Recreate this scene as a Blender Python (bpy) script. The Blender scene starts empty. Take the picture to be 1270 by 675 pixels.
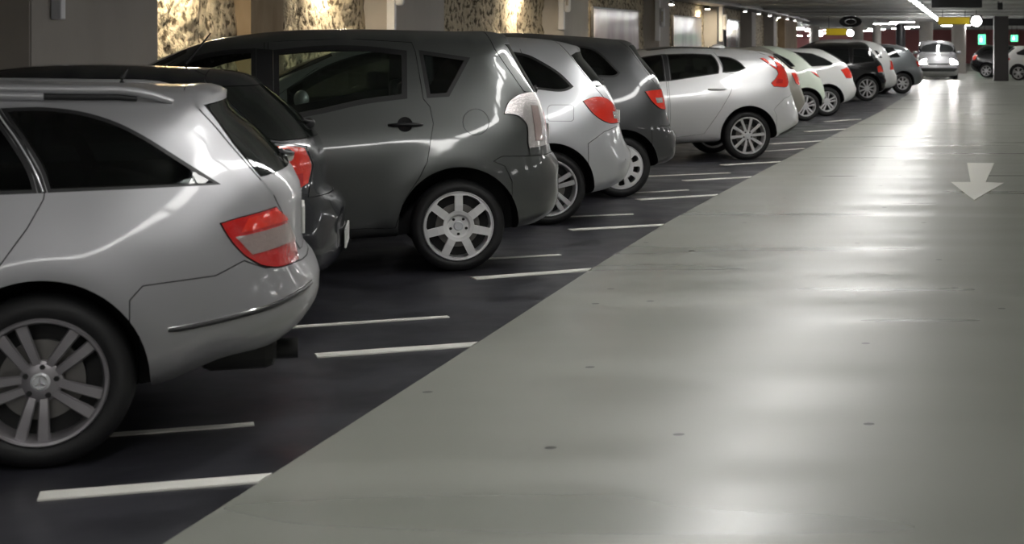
import bpy, bmesh, math, random
from mathutils import Vector, Matrix, noise
from mathutils.bvhtree import BVHTree
from mathutils.geometry import delaunay_2d_cdt
random.seed(7)
scn = bpy.context.scene
COL = scn.collection

# ------------------------------------------------------------------ camera, world, exposure
EYE, F, PX, PY = 1.52, 2190.0, 1071.0, 55.0          # eye height, focal length in pixels, principal point
cam_d = bpy.data.cameras.new('camera'); cam = bpy.data.objects.new('camera', cam_d); COL.objects.link(cam)
cam.location = (0, 0, EYE); cam.rotation_euler = (math.pi/2, 0, 0)
cam_d.sensor_width = 36; cam_d.lens = F/1270*36
cam_d.shift_x = -(PX-635)/1270; cam_d.shift_y = -(337.5-PY)/1270
cam_d.clip_start = .1; cam_d.clip_end = 400
cam_d.dof.use_dof = True; cam_d.dof.focus_distance = 12.5; cam_d.dof.aperture_fstop = 5.2
scn.camera = cam
scn.view_settings.view_transform = 'Standard'; scn.view_settings.look = 'None'
scn.view_settings.gamma = 1; scn.view_settings.use_curve_mapping = False
scn.view_settings.exposure = 1.27
w = bpy.data.worlds.new('world'); scn.world = w; w.use_nodes = True
w.node_tree.nodes['Background'].inputs[0].default_value = (.8, .85, 1, 1)
w.node_tree.nodes['Background'].inputs[1].default_value = .02
TUBE = 9.0           # strength of the fluorescent tubes
CEIL = 2.72

def gp(px, py, h=0.0):
    """a point of the floor (height h) measured in the photograph"""
    y = F*(EYE-h)/(py-PY); return ((px-PX)*y/F, y)

def interp(tab, v):
    if v <= tab[0][0]: (a, b), (c, d) = tab[0], tab[1]
    elif v >= tab[-1][0]: (a, b), (c, d) = tab[-2], tab[-1]
    else:
        for (a, b), (c, d) in zip(tab, tab[1:]):
            if a <= v <= c: break
    return b+(d-b)*(v-a)/(c-a)
EDGE = [(5.4, -2.125), (6.25, -2.085), (9, -1.96), (12, -1.835), (15, -1.675), (17.7, -1.48), (23, -1.06), (28, -.63), (40, .4), (55, 1.45), (79, 2.2), (110, 2.5), (140, 2.5)]
def edge(y): return interp(EDGE, y)

# ------------------------------------------------------------------ materials
def mat(name, col=(.5, .5, .5), rough=.5, metal=0., coat=0., emit=None, es=0., spec=.5, bump=None, trans=0.):
    m = bpy.data.materials.new(name); m.use_nodes = True
    b = m.node_tree.nodes['Principled BSDF']
    b.inputs['Base Color'].default_value = (*col, 1); b.inputs['Roughness'].default_value = rough
    b.inputs['Metallic'].default_value = metal; b.inputs['Coat Weight'].default_value = coat
    b.inputs['Coat Roughness'].default_value = .06
    b.inputs['Specular IOR Level'].default_value = spec
    b.inputs['Transmission Weight'].default_value = trans
    if emit: b.inputs['Emission Color'].default_value = (*emit, 1); b.inputs['Emission Strength'].default_value = es
    if bump:
        N = m.node_tree.nodes; L = m.node_tree.links
        t = N.new('ShaderNodeTexNoise'); t.inputs['Scale'].default_value = bump[0]; t.inputs['Detail'].default_value = 4
        tc = N.new('ShaderNodeTexCoord'); L.new(tc.outputs['Object'], t.inputs['Vector'])
        bp = N.new('ShaderNodeBump'); bp.inputs['Strength'].default_value = bump[1]; bp.inputs['Distance'].default_value = bump[2]
        L.new(t.outputs['Fac'], bp.inputs['Height']); L.new(bp.outputs['Normal'], b.inputs['Normal'])
    return m
def nd(m, t, **k):
    n = m.node_tree.nodes.new(t)
    for a, v in k.items():
        if a in n.inputs: n.inputs[a].default_value = v
        else: setattr(n, a, v)
    return n
def paint(name, col, metal=.55, rough=.32, coat=.8):
    m = mat(name, col, rough, metal, coat)
    b = m.node_tree.nodes['Principled BSDF']
    t = nd(m, 'ShaderNodeTexNoise', Scale=900.0); tc = nd(m, 'ShaderNodeTexCoord')
    r = nd(m, 'ShaderNodeMapRange'); r.inputs['To Min'].default_value = rough-.03; r.inputs['To Max'].default_value = rough+.05
    L = m.node_tree.links
    L.new(tc.outputs['Object'], t.inputs['Vector']); L.new(t.outputs['Fac'], r.inputs['Value']); L.new(r.outputs['Result'], b.inputs['Roughness'])
    return m
def glassmat(name, tint, rough=.01):
    m = bpy.data.materials.new(name); m.use_nodes = True; nt = m.node_tree; nt.nodes.clear()
    o = nt.nodes.new('ShaderNodeOutputMaterial'); mx = nt.nodes.new('ShaderNodeMixShader')
    tr = nt.nodes.new('ShaderNodeBsdfTransparent'); tr.inputs[0].default_value = (*tint, 1)
    gl = nt.nodes.new('ShaderNodeBsdfGlossy'); gl.inputs['Roughness'].default_value = rough
    fr = nt.nodes.new('ShaderNodeFresnel'); fr.inputs[0].default_value = 1.55
    nt.links.new(fr.outputs[0], mx.inputs[0]); nt.links.new(tr.outputs[0], mx.inputs[1]); nt.links.new(gl.outputs[0], mx.inputs[2])
    nt.links.new(mx.outputs[0], o.inputs[0]); return m
M = {}
M['silver'] = paint('silver_paint', (.37, .37, .382), .6, .42, .5)
M['silver_light'] = paint('light_silver_paint', (.58, .59, .61), .55, .34)
M['silver_bright'] = paint('bright_silver_paint', (.70, .70, .71), .4, .36)
M['black_blue'] = paint('near_black_paint', (.022, .024, .03), .3, .25)
M['grey'] = paint('dark_grey_paint', (.10, .105, .103), .6, .33)
M['grey_a'] = paint('graphite_paint', (.075, .077, .08), .5, .33)
M['beige'] = paint('grey_beige_paint', (.36, .34, .30), .5, .35)
M['mint'] = paint('pale_green_white_paint', (.74, .82, .70), .0, .35)
M['white'] = paint('white_paint', (.80, .80, .79), .0, .35)
M['black'] = paint('black_paint', (.012, .012, .014), .2, .2)
M['midgrey'] = paint('mid_grey_paint', (.20, .215, .225), .5, .35)
M['van'] = paint('silver_grey_paint', (.42, .42, .44), .4, .35)
M['inner'] = mat('cut_edge_black', (.008, .008, .009), .7)
M['glass'] = glassmat('tinted_window_glass', (.84, .89, .86))
M['glass_dark'] = glassmat('privacy_window_glass', (.50, .53, .52))
M['glass_black'] = mat('black_window_glass', (.006, .007, .008), .03, spec=.75)
M['glass_rear'] = mat('rear_window_glass', (.008, .010, .009), .05, spec=.9)
M['rubber'] = mat('black_rubber_trim', (.01, .01, .011), .45)
M['plastic'] = mat('black_plastic', (.018, .018, .02), .4)
M['tyre'] = mat('tyre_rubber', (.016, .016, .017), .62, bump=(60, .2, .004))
M['alloy'] = mat('alloy_silver', (.72, .71, .73), .34, .45)
M['cover'] = mat('silver_wheel_cover', (.70, .71, .73), .38, .2)
M['disc'] = mat('brake_disc_steel', (.25, .24, .23), .4, .9)
M['dark_metal'] = mat('dark_metal', (.03, .03, .03), .5, .5)
M['chrome'] = mat('chrome', (.8, .8, .8), .12, 1)
M['red'] = mat('red_lamp_lens', (.50, .012, .012), .12, 0, 1, spec=.8, bump=(45, .5, .01))
M['redb'] = mat('bright_red_lamp_lens', (.72, .03, .015), .12, 0, 1, spec=.8, bump=(45, .5, .01))
M['smoke'] = mat('smoked_lamp_lens', (.42, .33, .31), .15, .4, 1, bump=(70, .5, .01))
M['clear'] = mat('clear_lamp_lens', (.74, .70, .69), .14, .75, 1, bump=(70, .5, .01))
M['amber'] = mat('amber_lamp_lens', (.8, .25, .03), .15, 0, 1)
M['headlamp'] = mat('lit_headlamp', (.9, .9, .9), .2, emit=(1, .97, .95), es=130)
M['seat'] = mat('grey_seat_fabric', (.05, .05, .055), .9)
M['plate'] = mat('white_plate', (.75, .75, .72), .4)
M['concrete'] = mat('smooth_concrete', (.22, .21, .20), .75, bump=(14, .25, .01))
M['concrete_pale'] = mat('pale_concrete', (.50, .48, .46), .7, bump=(14, .25, .01))
M['white_metal'] = mat('white_enamel', (.75, .76, .8), .3)
M['black_metal'] = mat('black_enamel', (.012, .012, .014), .35)
M['tube'] = mat('fluorescent_tube', (1, 1, 1), .3, emit=(1, .985, .955), es=TUBE)
M['tube_far'] = mat('bright_hall_lamp', (1, 1, 1), .3, emit=(1, .985, .97), es=46)
M['tube_mid'] = mat('fluorescent_tube_bright', (1, 1, 1), .3, emit=(1, .985, .955), es=TUBE*1.35)
M['alloy_shaded'] = mat('alloy_silver_shaded', (.36, .345, .36), .36, .6)  # alloy darkened: the near wheel's shade is put into its colour
M['glow'] = mat('lit_lamp_face', (1, 1, 1), .3, emit=(1, .97, .94), es=14)
M['warm'] = mat('warm_lamp_face', (1, 1, 1), .3, emit=(1, .84, .60), es=110)
M['yellow'] = mat('yellow_sign_face', (.50, .38, .02), .4, emit=(.8, .58, .02), es=.08)
M['green'] = mat('green_sign_face', (.05, .5, .22), .4, emit=(.12, .85, .40), es=.9)
M['pale_green'] = mat('pale_sign_symbol', (.7, .9, .8), .4, emit=(.7, 1, .85), es=1.2)
M['line'] = mat('white_road_paint', (.86, .85, .79), .5, bump=(300, .3, .002))
M['maroon'] = mat('maroon_wall', (.48, .18, .18), .6)
M['poster_pink'] = None

def noise_col(m, scale, c0, c1, vec=(1, 1, 1), detail=5., lo=.35, hi=.65, rough=None, bump=None):
    L = m.node_tree.links; b = m.node_tree.nodes['Principled BSDF']
    tc = nd(m, 'ShaderNodeTexCoord'); mp = nd(m, 'ShaderNodeMapping'); mp.inputs['Scale'].default_value = vec
    t = nd(m, 'ShaderNodeTexNoise', Scale=scale, Detail=detail)
    r = nd(m, 'ShaderNodeValToRGB'); r.color_ramp.elements[0].position = lo; r.color_ramp.elements[1].position = hi
    r.color_ramp.elements[0].color = (*c0, 1); r.color_ramp.elements[1].color = (*c1, 1)
    L.new(tc.outputs['Object'], mp.inputs['Vector']); L.new(mp.outputs['Vector'], t.inputs['Vector'])
    L.new(t.outputs['Fac'], r.inputs['Fac']); L.new(r.outputs['Color'], b.inputs['Base Color'])
    if rough:
        q = nd(m, 'ShaderNodeMapRange'); q.inputs['To Min'].default_value = rough[0]; q.inputs['To Max'].default_value = rough[1]
        q.inputs['From Min'].default_value = .3; q.inputs['From Max'].default_value = .7
        L.new(t.outputs['Fac'], q.inputs['Value']); L.new(q.outputs['Result'], b.inputs['Roughness'])
    if bump:
        bp = nd(m, 'ShaderNodeBump'); bp.inputs['Strength'].default_value = bump[0]; bp.inputs['Distance'].default_value = bump[1]
        L.new(t.outputs['Fac'], bp.inputs['Height']); L.new(bp.outputs['Normal'], b.inputs['Normal'])
    return m, t, r
# floors
lane, lt, lr = noise_col(mat('green_grey_epoxy', rough=.3), 1.0, (.28, .29, .255), (.325, .333, .295), (.25, 1.5, 1), 1.5, .25, .75, rough=(.26, .40))
def specks(m, ramp, col, scale=.75, size=.017):
    L = m.node_tree.links; b = m.node_tree.nodes['Principled BSDF']
    tc = nd(m, 'ShaderNodeTexCoord'); v = nd(m, 'ShaderNodeTexVoronoi', voronoi_dimensions='2D'); v.inputs['Scale'].default_value = scale
    n = nd(m, 'ShaderNodeTexNoise', Scale=7.0); ad = nd(m, 'ShaderNodeMix'); ad.data_type = 'RGBA'; ad.inputs[0].default_value = .06
    L.new(tc.outputs['Object'], n.inputs['Vector']); L.new(tc.outputs['Object'], ad.inputs[6]); L.new(n.outputs['Color'], ad.inputs[7])
    L.new(tc.outputs['Object'], v.inputs['Vector'])
    c = nd(m, 'ShaderNodeMath', operation='LESS_THAN'); c.inputs[1].default_value = size; L.new(v.outputs['Distance'], c.inputs[0])
    mx = nd(m, 'ShaderNodeMix'); mx.data_type = 'RGBA'; mx.inputs[7].default_value = (*col, 1)
    L.new(c.outputs[0], mx.inputs[0]); L.new(ramp.outputs['Color'], mx.inputs[6]); L.new(mx.outputs[2], b.inputs['Base Color'])
specks(lane, lr, (.05, .05, .045))
M['lane'] = lane
M['bay'] = noise_col(mat('dark_bay_coating', rough=.4), 2.2, (.018, .018, .023), (.040, .040, .050), (1, 1, 1), 8, .3, .75, rough=(.28, .5), bump=(.15, .004))[0]
M['ceiling'] = noise_col(mat('grey_ceiling', rough=.45), .8, (.40, .405, .40), (.55, .555, .545), (.3, 3, 1), 4, .3, .7, rough=(.35, .5))[0]
rk = mat('rough_sprayed_concrete', rough=.85)
noise_col(rk, 11.0, (.10, .075, .045), (.62, .54, .40), (1, 1, 1), 9, .38, .50, bump=(1., .05)); M['rock'] = rk
br = mat('brown_stained_concrete', rough=.75); noise_col(br, 3.0, (.24, .17, .10), (.40, .31, .21), (1, 1, .4), 6, .3, .7); M['brown'] = br
M['concrete'] = noise_col(mat('smooth_grey_concrete', rough=.75), 1.4, (.46, .43, .405), (.56, .53, .50), (1, 1, .6), 7, .25, .75)[0]
M['concrete_pale'] = noise_col(mat('pale_smooth_concrete', rough=.7), 1.6, (.36, .345, .33), (.44, .425, .41), (1, 1, .6), 6, .3, .7)[0]
M['poster_pink'] = noise_col(mat('pink_grey_poster', rough=.12), 1.3, (.42, .38, .41), (.62, .57, .60), (1.2, 1.2, .5), 3, .35, .6)[0]
M['poster_grey'] = noise_col(mat('grey_poster', rough=.12), 1.3, (.26, .27, .27), (.38, .39, .39), (1.2, 1.2, .5), 3, .35, .6)[0]

# ------------------------------------------------------------------ object helpers
def link(name, me, mats, parent=None, loc=None, rz=0):
    o = bpy.data.objects.new(name, me); COL.objects.link(o)
    if mats is not None:
        me.materials.clear()
        for m in (mats if isinstance(mats, (list, tuple)) else [mats]): me.materials.append(m)
    if parent is not None: o.parent = parent
    if loc is not None: o.location = loc
    if rz: o.rotation_euler = (0, 0, rz)
    return o
def tag(o, label=None, cat=None, group=None, kind=None):
    if label: o['label'] = label
    if cat: o['category'] = cat
    if group: o['group'] = group
    if kind: o['kind'] = kind
    return o
def empty(name, loc, rz=0):
    o = bpy.data.objects.new(name, None); COL.objects.link(o); o.location = loc; o.rotation_euler = (0, 0, rz); o.empty_display_size = .2; return o
def bm_mesh(bm, name='m', smooth=False, ang=None):
    bmesh.ops.recalc_face_normals(bm, faces=bm.faces)
    me = bpy.data.meshes.new(name)
    if smooth:
        for f in bm.faces: f.smooth = True
        if ang:
            for e in bm.edges:
                if len(e.link_faces) == 2 and e.calc_face_angle(0) > ang: e.smooth = False
    bm.to_mesh(me); bm.free(); return me
def box(bm, c, s, rz=0, bevel=0):
    r = bmesh.ops.create_cube(bm, size=1)
    vs = r['verts']
    bmesh.ops.scale(bm, vec=s, verts=vs)
    if bevel:
        es = list({e for v in vs for e in v.link_edges})
        r2 = bmesh.ops.bevel(bm, geom=es, offset=bevel, segments=2, affect='EDGES', profile=.5)
        vs = list({v for f in r2['faces'] for v in f.verts} | {v for v in vs if v.is_valid})
    if rz: bmesh.ops.rotate(bm, cent=(0, 0, 0), matrix=Matrix.Rotation(rz, 3, 'Z'), verts=vs)
    bmesh.ops.translate(bm, vec=c, verts=vs)
def lathe(prof, n=64, axis='y', closed=True):
    """profile of (r, h) turned around an axis"""
    bm = bmesh.new(); rows = []
    for r, h in prof:
        row = []
        for i in range(n):
            a = 2*math.pi*i/n
            if axis == 'y': row.append(bm.verts.new((r*math.cos(a), h, r*math.sin(a))))
            elif axis == 'z': row.append(bm.verts.new((r*math.cos(a), r*math.sin(a), h)))
            else: row.append(bm.verts.new((h, r*math.cos(a), r*math.sin(a))))
        rows.append(row)
    m = len(rows)
    for k in range(m if closed else m-1):
        A, B = rows[k], rows[(k+1) % m]
        for i in range(n): bm.faces.new((A[i], A[(i+1) % n], B[(i+1) % n], B[i]))
    if not closed:
        bm.faces.new(rows[0]); bm.faces.new(rows[-1])
    return bm
def tube(bm, pts, r, n=8, sq=1.0):
    pts = [Vector(p) for p in pts]; rows = []
    for i, p in enumerate(pts):
        d = (pts[min(i+1, len(pts)-1)]-pts[max(i-1, 0)]).normalized()
        a = d.cross(Vector((0, 0, 1)))
        if a.length < .1: a = d.cross(Vector((1, 0, 0)))
        a.normalize(); b = a.cross(d).normalized()
        rr = r[i] if isinstance(r, (list, tuple)) else r
        rows.append([bm.verts.new(p+a*math.cos(2*math.pi*k/n)*rr+b*math.sin(2*math.pi*k/n)*rr*sq) for k in range(n)])
    for A, B in zip(rows, rows[1:]):
        for k in range(n): bm.faces.new((A[k], A[(k+1) % n], B[(k+1) % n], B[k]))
    bm.faces.new(rows[0]); bm.faces.new(rows[-1])
def prism(poly, y0, y1, bm=None):
    own = bm is None
    if own: bm = bmesh.new()
    a = [bm.verts.new((x, y0, z)) for x, z in poly]; b = [bm.verts.new((x, y1, z)) for x, z in poly]
    n = len(poly)
    bm.faces.new(a); bm.faces.new(list(reversed(b)))
    for i in range(n): bm.faces.new((a[i], b[i], b[(i+1) % n], a[(i+1) % n]))
    return bm
def prism_me(poly, y0, y1):
    return bm_mesh(prism(poly, y0, y1))
_A = bpy.data.objects.new('boolean_a', bpy.data.meshes.new('a')); _B = bpy.data.objects.new('boolean_b', bpy.data.meshes.new('b'))
def boolean(a, b, op):
    """mesh a (op) mesh b -> new mesh"""
    if _A.name not in COL.objects: COL.objects.link(_A); COL.objects.link(_B)
    _A.data = a; _B.data = b
    for m in list(_A.modifiers): _A.modifiers.remove(m)
    md = _A.modifiers.new('b', 'BOOLEAN'); md.operation = op; md.solver = SOLVER; md.object = _B
    dg = bpy.context.evaluated_depsgraph_get(); dg.update()
    return bpy.data.meshes.new_from_object(_A.evaluated_get(dg), depsgraph=dg)
SOLVER = 'MANIFOLD'
def join_me(*mes):
    bm = bmesh.new()
    for m in mes: bm.from_mesh(m)
    me = bpy.data.meshes.new('j'); bm.to_mesh(me); bm.free(); return me
def crom(pts, step=.03, closed=True, sharp=()):
    """Catmull-Rom through the points"""
    n = len(pts); out = []
    for i in range(n if closed else n-1):
        p0 = pts[(i-1) % n] if closed or i > 0 else pts[i]; p1 = pts[i]; p2 = pts[(i+1) % n]
        p3 = pts[(i+2) % n] if closed or i+2 < n else p2
        d = math.dist(p1, p2); k = max(1, round(d/step))
        # tangents limited by the segment (centripetal-like)
        def tan(a, b, c):
            d1 = max(math.dist(a, b), 1e-6); d2 = max(math.dist(b, c), 1e-6)
            return [((b[j]-a[j])/d1*d2+(c[j]-b[j])/d2*d1)/(d1+d2) for j in (0, 1)]
        t1 = tan(p0, p1, p2); t2 = tan(p1, p2, p3)
        for s in range(k):
            t = s/k; h00 = 2*t**3-3*t*t+1; h10 = t**3-2*t*t+t; h01 = -2*t**3+3*t*t; h11 = t**3-t*t
            out.append(tuple(h00*p1[j]+h10*t1[j]*d+h01*p2[j]+h11*t2[j]*d for j in (0, 1)))
    if not closed: out.append(tuple(pts[-1]))
    return out
def softpoly(pts, lim=48, step=.03):
    """curve through the points, corners sharper than lim degrees stay corners"""
    n = len(pts); out = []
    u = [Vector(pts[(i+1) % n])-Vector(pts[i]) for i in range(n)]
    tg = []
    for i in range(n):
        a, b = u[i-1], u[i]; ang = abs(math.degrees(a.angle_signed(b))) if a.length > 1e-6 and b.length > 1e-6 else 0
        if ang > lim: tg.append((a.normalized(), b.normalized()))
        else:
            t = (a/a.length*b.length+b/b.length*a.length)/(a.length+b.length); t.normalize(); tg.append((t, t))
    for i in range(n):
        p1, p2 = Vector(pts[i]), Vector(pts[(i+1) % n]); L = u[i].length; k = max(1, round(L/step)); m0, m1 = tg[i][1]*L, tg[(i+1) % n][0]*L
        if abs(math.degrees(tg[i][1].angle_signed(u[i]))) < 1.5 and abs(math.degrees(tg[(i+1) % n][0].angle_signed(u[i]))) < 1.5: k = 1
        for s in range(k):
            t = s/k; out.append(tuple(p1*(2*t**3-3*t*t+1)+m0*(t**3-2*t*t+t)+p2*(3*t*t-2*t**3)+m1*(t**3-t*t)))
    return out
def area2(p): return sum(a[0]*b[1]-b[0]*a[1] for a, b in zip(p, p[1:]+p[:1]))
def inset(poly, d):
    """poly moved inwards by d (mitred)"""
    s = 1 if area2(poly) > 0 else -1; n = len(poly); out = []
    for i in range(n):
        a, b, c = poly[i-1], poly[i], poly[(i+1) % n]
        def nrm(p, q):
            l = math.dist(p, q) or 1e-9; return (-(q[1]-p[1])/l*s, (q[0]-p[0])/l*s)
        n1, n2 = nrm(a, b), nrm(b, c); mx, mz = n1[0]+n2[0], n1[1]+n2[1]; l2 = mx*mx+mz*mz
        k = 2*d/max(l2, .6)
        out.append((b[0]+mx*k, b[1]+mz*k))
    return out

# ------------------------------------------------------------------ car body surface: the side profile inflated to its width
SEC = [(0, .06), (.3, .025), (.55, 0), (.8, .01), (.92, .04), (1.0, .07), (1.15, .13), (1.3, .2), (1.45, .29), (1.7, .42)]
_sec = None
def secv(z):
    i = min(len(_sec)-1, max(0, z/.02)); k = int(i); t = i-k
    return _sec[k]*(1-t)+_sec[min(k+1, len(_sec)-1)]*t
_sec = [interp(SEC, .02*k) for k in range(86)]
for _ in range(14): _sec = [_sec[0]]+[(_sec[k-1]+2*_sec[k]+_sec[k+1])/4 for k in range(1, 85)]+[_sec[85]]
def make_hull(sil, Wf, rend=.33, rtop=.15, rbot=.08, grid=.055, q=2.6):
    S = sil if area2(sil) > 0 else sil[::-1]
    n = len(S); nr = []
    for i in range(n):
        a, b = S[(i-2) % n], S[(i+2) % n]; l = math.dist(a, b) or 1e-9
        nr.append((-(b[1]-a[1])/l, (b[0]-a[0])/l))          # inward normal for ccw
    def rad(nx, nz):
        rv = rtop if nz < 0 else rbot
        return nx*nx*rend+nz*nz*rv
    R = [rad(*v) for v in nr]
    R = [sum(R[(i+k) % n] for k in range(-4, 5))/9 for i in range(n)]
    segs = [(S[i], S[(i+1) % n]) for i in range(n)]
    def near(x, z):
        bd = 1e9; br = .1
        for i in range(n):
            (ax, az), (bx, bz) = segs[i]; dx, dz = bx-ax, bz-az; L = dx*dx+dz*dz or 1e-12
            t = max(0, min(1, ((x-ax)*dx+(z-az)*dz)/L)); e = (x-ax-dx*t)**2+(z-az-dz*t)**2
            if e < bd: bd = e; br = R[i]*(1-t)+R[(i+1) % n]*t
        return math.sqrt(bd), br
    lv = [.3, .5, .66, .8, .9, .965, 1.0]
    pts = list(S); edges = [(i, (i+1) % n) for i in range(n)]; val = [0.]*n; dist = [0.]*n
    for yv in lv:
        f = 1-math.sqrt(max(0, 1-yv**q)); prev = None; first = None
        for i in range(n):
            d = R[i]*f; x, z = S[i][0]+nr[i][0]*d, S[i][1]+nr[i][1]*d
            dd, rr = near(x, z)
            if dd < d-.0015: prev = None; continue
            pts.append((x, z)); val.append(None); k = len(pts)-1
            if prev is not None: edges.append((prev, k))
            prev = k
    xs = [p[0] for p in S]; zs = [p[1] for p in S]
    import bisect
    x = min(xs)+.02
    def inside(x, z):
        c = False
        for (ax, az), (bx, bz) in segs:
            if (az > z) != (bz > z) and x < (bx-ax)*(z-az)/(bz-az)+ax: c = not c
        return c
    row = 0
    z = min(zs)
    while z < max(zs):
        x = min(xs)+(grid/2 if row % 2 else 0)
        while x < max(xs):
            if inside(x, z):
                dd, rr = near(x, z)
                if dd > rr*1.04+.006: pts.append((x, z)); val.append(None)
            x += grid
        z += grid*.8; row += 1
    V, E, Fc, ov, oe, of = delaunay_2d_cdt([Vector(p) for p in pts], edges, [], 0, 1e-5)
    # keep only faces inside
    bm = bmesh.new(); up = []; dn = []
    for i, v in enumerate(V):
        dd, rr = near(v.x, v.y)
        if ov[i] and ov[i][0] < n: y = 0
        else:
            t = min(1, dd/max(rr, 1e-4)); y = max(0., 1-(1-t)**2)**(1/q)*Wf(v.x, v.y)
        if dd < 1e-5: y = 0
        a = bm.verts.new((v.x, -y, v.y)); b = a if y == 0 else bm.verts.new((v.x, y, v.y))
        up.append(a); dn.append(b)
    for f in Fc:
        cx = sum(V[i].x for i in f)/len(f); cz = sum(V[i].y for i in f)/len(f)
        if not inside(cx, cz): continue
        for side in (up, dn):
            try: bm.faces.new([side[i] for i in f])
            except ValueError: pass
    bmesh.ops.delete(bm, geom=[v for v in bm.verts if not v.link_faces], context='VERTS')
    bad = [f for f in bm.faces if all(abs(v.co.y) < 1e-9 for v in f.verts)]
    return bm_mesh(bm, 'hull', True)

class Skin:
    smooth = 5
    """smooth normals of the uncut body surface, handed to every panel cut from it"""
    def __init__(s, me):
        s.v = [v.co.copy() for v in me.vertices]; s.n = [v.normal.copy() for v in me.vertices]
        me.calc_loop_triangles(); s.t = [tuple(t.vertices) for t in me.loop_triangles]
        s.bvh = BVHTree.FromPolygons(s.v, s.t)
        nb = [[] for _ in s.v]
        for e in me.edges:
            a, b = e.vertices
            if (s.v[a]-s.v[b]).length < .11: nb[a].append(b); nb[b].append(a)
        for _ in range(s.smooth):
            s.n = [(s.n[i]*1.5+sum((s.n[j] for j in nb[i]), Vector())/max(1, len(nb[i]))).normalized() for i in range(len(s.v))]
    def y(s, x, z, side=-1):
        h = s.bvh.ray_cast(Vector((x, side*3, z)), Vector((0, -side, 0)))
        return h[0].y if h[0] is not None else side*.5
    def xr(s, y, z, sgn=1):
        h = s.bvh.ray_cast(Vector((sgn*9, y, z)), Vector((-sgn, 0, 0)))
        return h[0].x if h[0] is not None else 0
    def apply(s, me, tol=.0025, bulge=0.):
        cache = {}
        def q(i):
            if i not in cache:
                co = me.vertices[i].co; l, nn, fi, d = s.bvh.find_nearest(co)
                if d > tol: cache[i] = None
                else:
                    a, b, c = (s.v[k] for k in s.t[fi]); na, nb, nc = (s.n[k] for k in s.t[fi])
                    ar = (b-a).cross(c-a); L = ar.length_squared or 1e-12
                    wb = (l-a).cross(c-a).dot(ar)/L; wc = (b-a).cross(l-a).dot(ar)/L
                    v = na*(1-wb-wc)+nb*wb+nc*wc; v.normalize(); cache[i] = v
            return cache[i]
        nors = [None]*len(me.loops); me.polygons.foreach_set('use_smooth', [True]*len(me.polygons))
        for p in me.polygons:
            fn = p.normal.copy(); ok = True; vs = [q(i) for i in p.vertices]
            if any(v is None or v.dot(fn) < .35 for v in vs): ok = False
            p.material_index = 0 if ok else 1
            for li, v in zip(p.loop_indices, vs): nors[li] = tuple(v) if ok else tuple(fn)
        if bulge:
            for i, v in cache.items():
                if v is not None: me.vertices[i].co += v*bulge
        me.normals_split_custom_set(nors)

# ------------------------------------------------------------------ wheels
WH = {}
def spoke_bm(bm, ang, off, r0, r1, w0, w1, y0, y1, th=.018, bow=.006):
    """one spoke arm; off is its sideways offset at hub and rim"""
    ca, sa = math.cos(ang), math.sin(ang); rows = []
    for k in range(7):
        t = k/6; r = r0+(r1-r0)*t; o = off[0]+(off[1]-off[0])*t; hw = (w0+(w1-w0)*t)/2
        y = y0+(y1-y0)*t-bow*math.sin(math.pi*t); ring = []
        for du, dy in ((-1, .6), (-.75, 0), (.75, 0), (1, .6), (.8, 1), (-.8, 1)):
            u = o+du*hw; yy = y+dy*th
            ring.append(bm.verts.new((r*ca-u*sa, yy, r*sa+u*ca)))
        rows.append(ring)
    for A, B in zip(rows, rows[1:]):
        for i in range(6): bm.faces.new((A[i], A[(i+1) % 6], B[(i+1) % 6], B[i]))
    bm.faces.new(rows[0]); bm.faces.new(list(reversed(rows[-1])))
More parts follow.
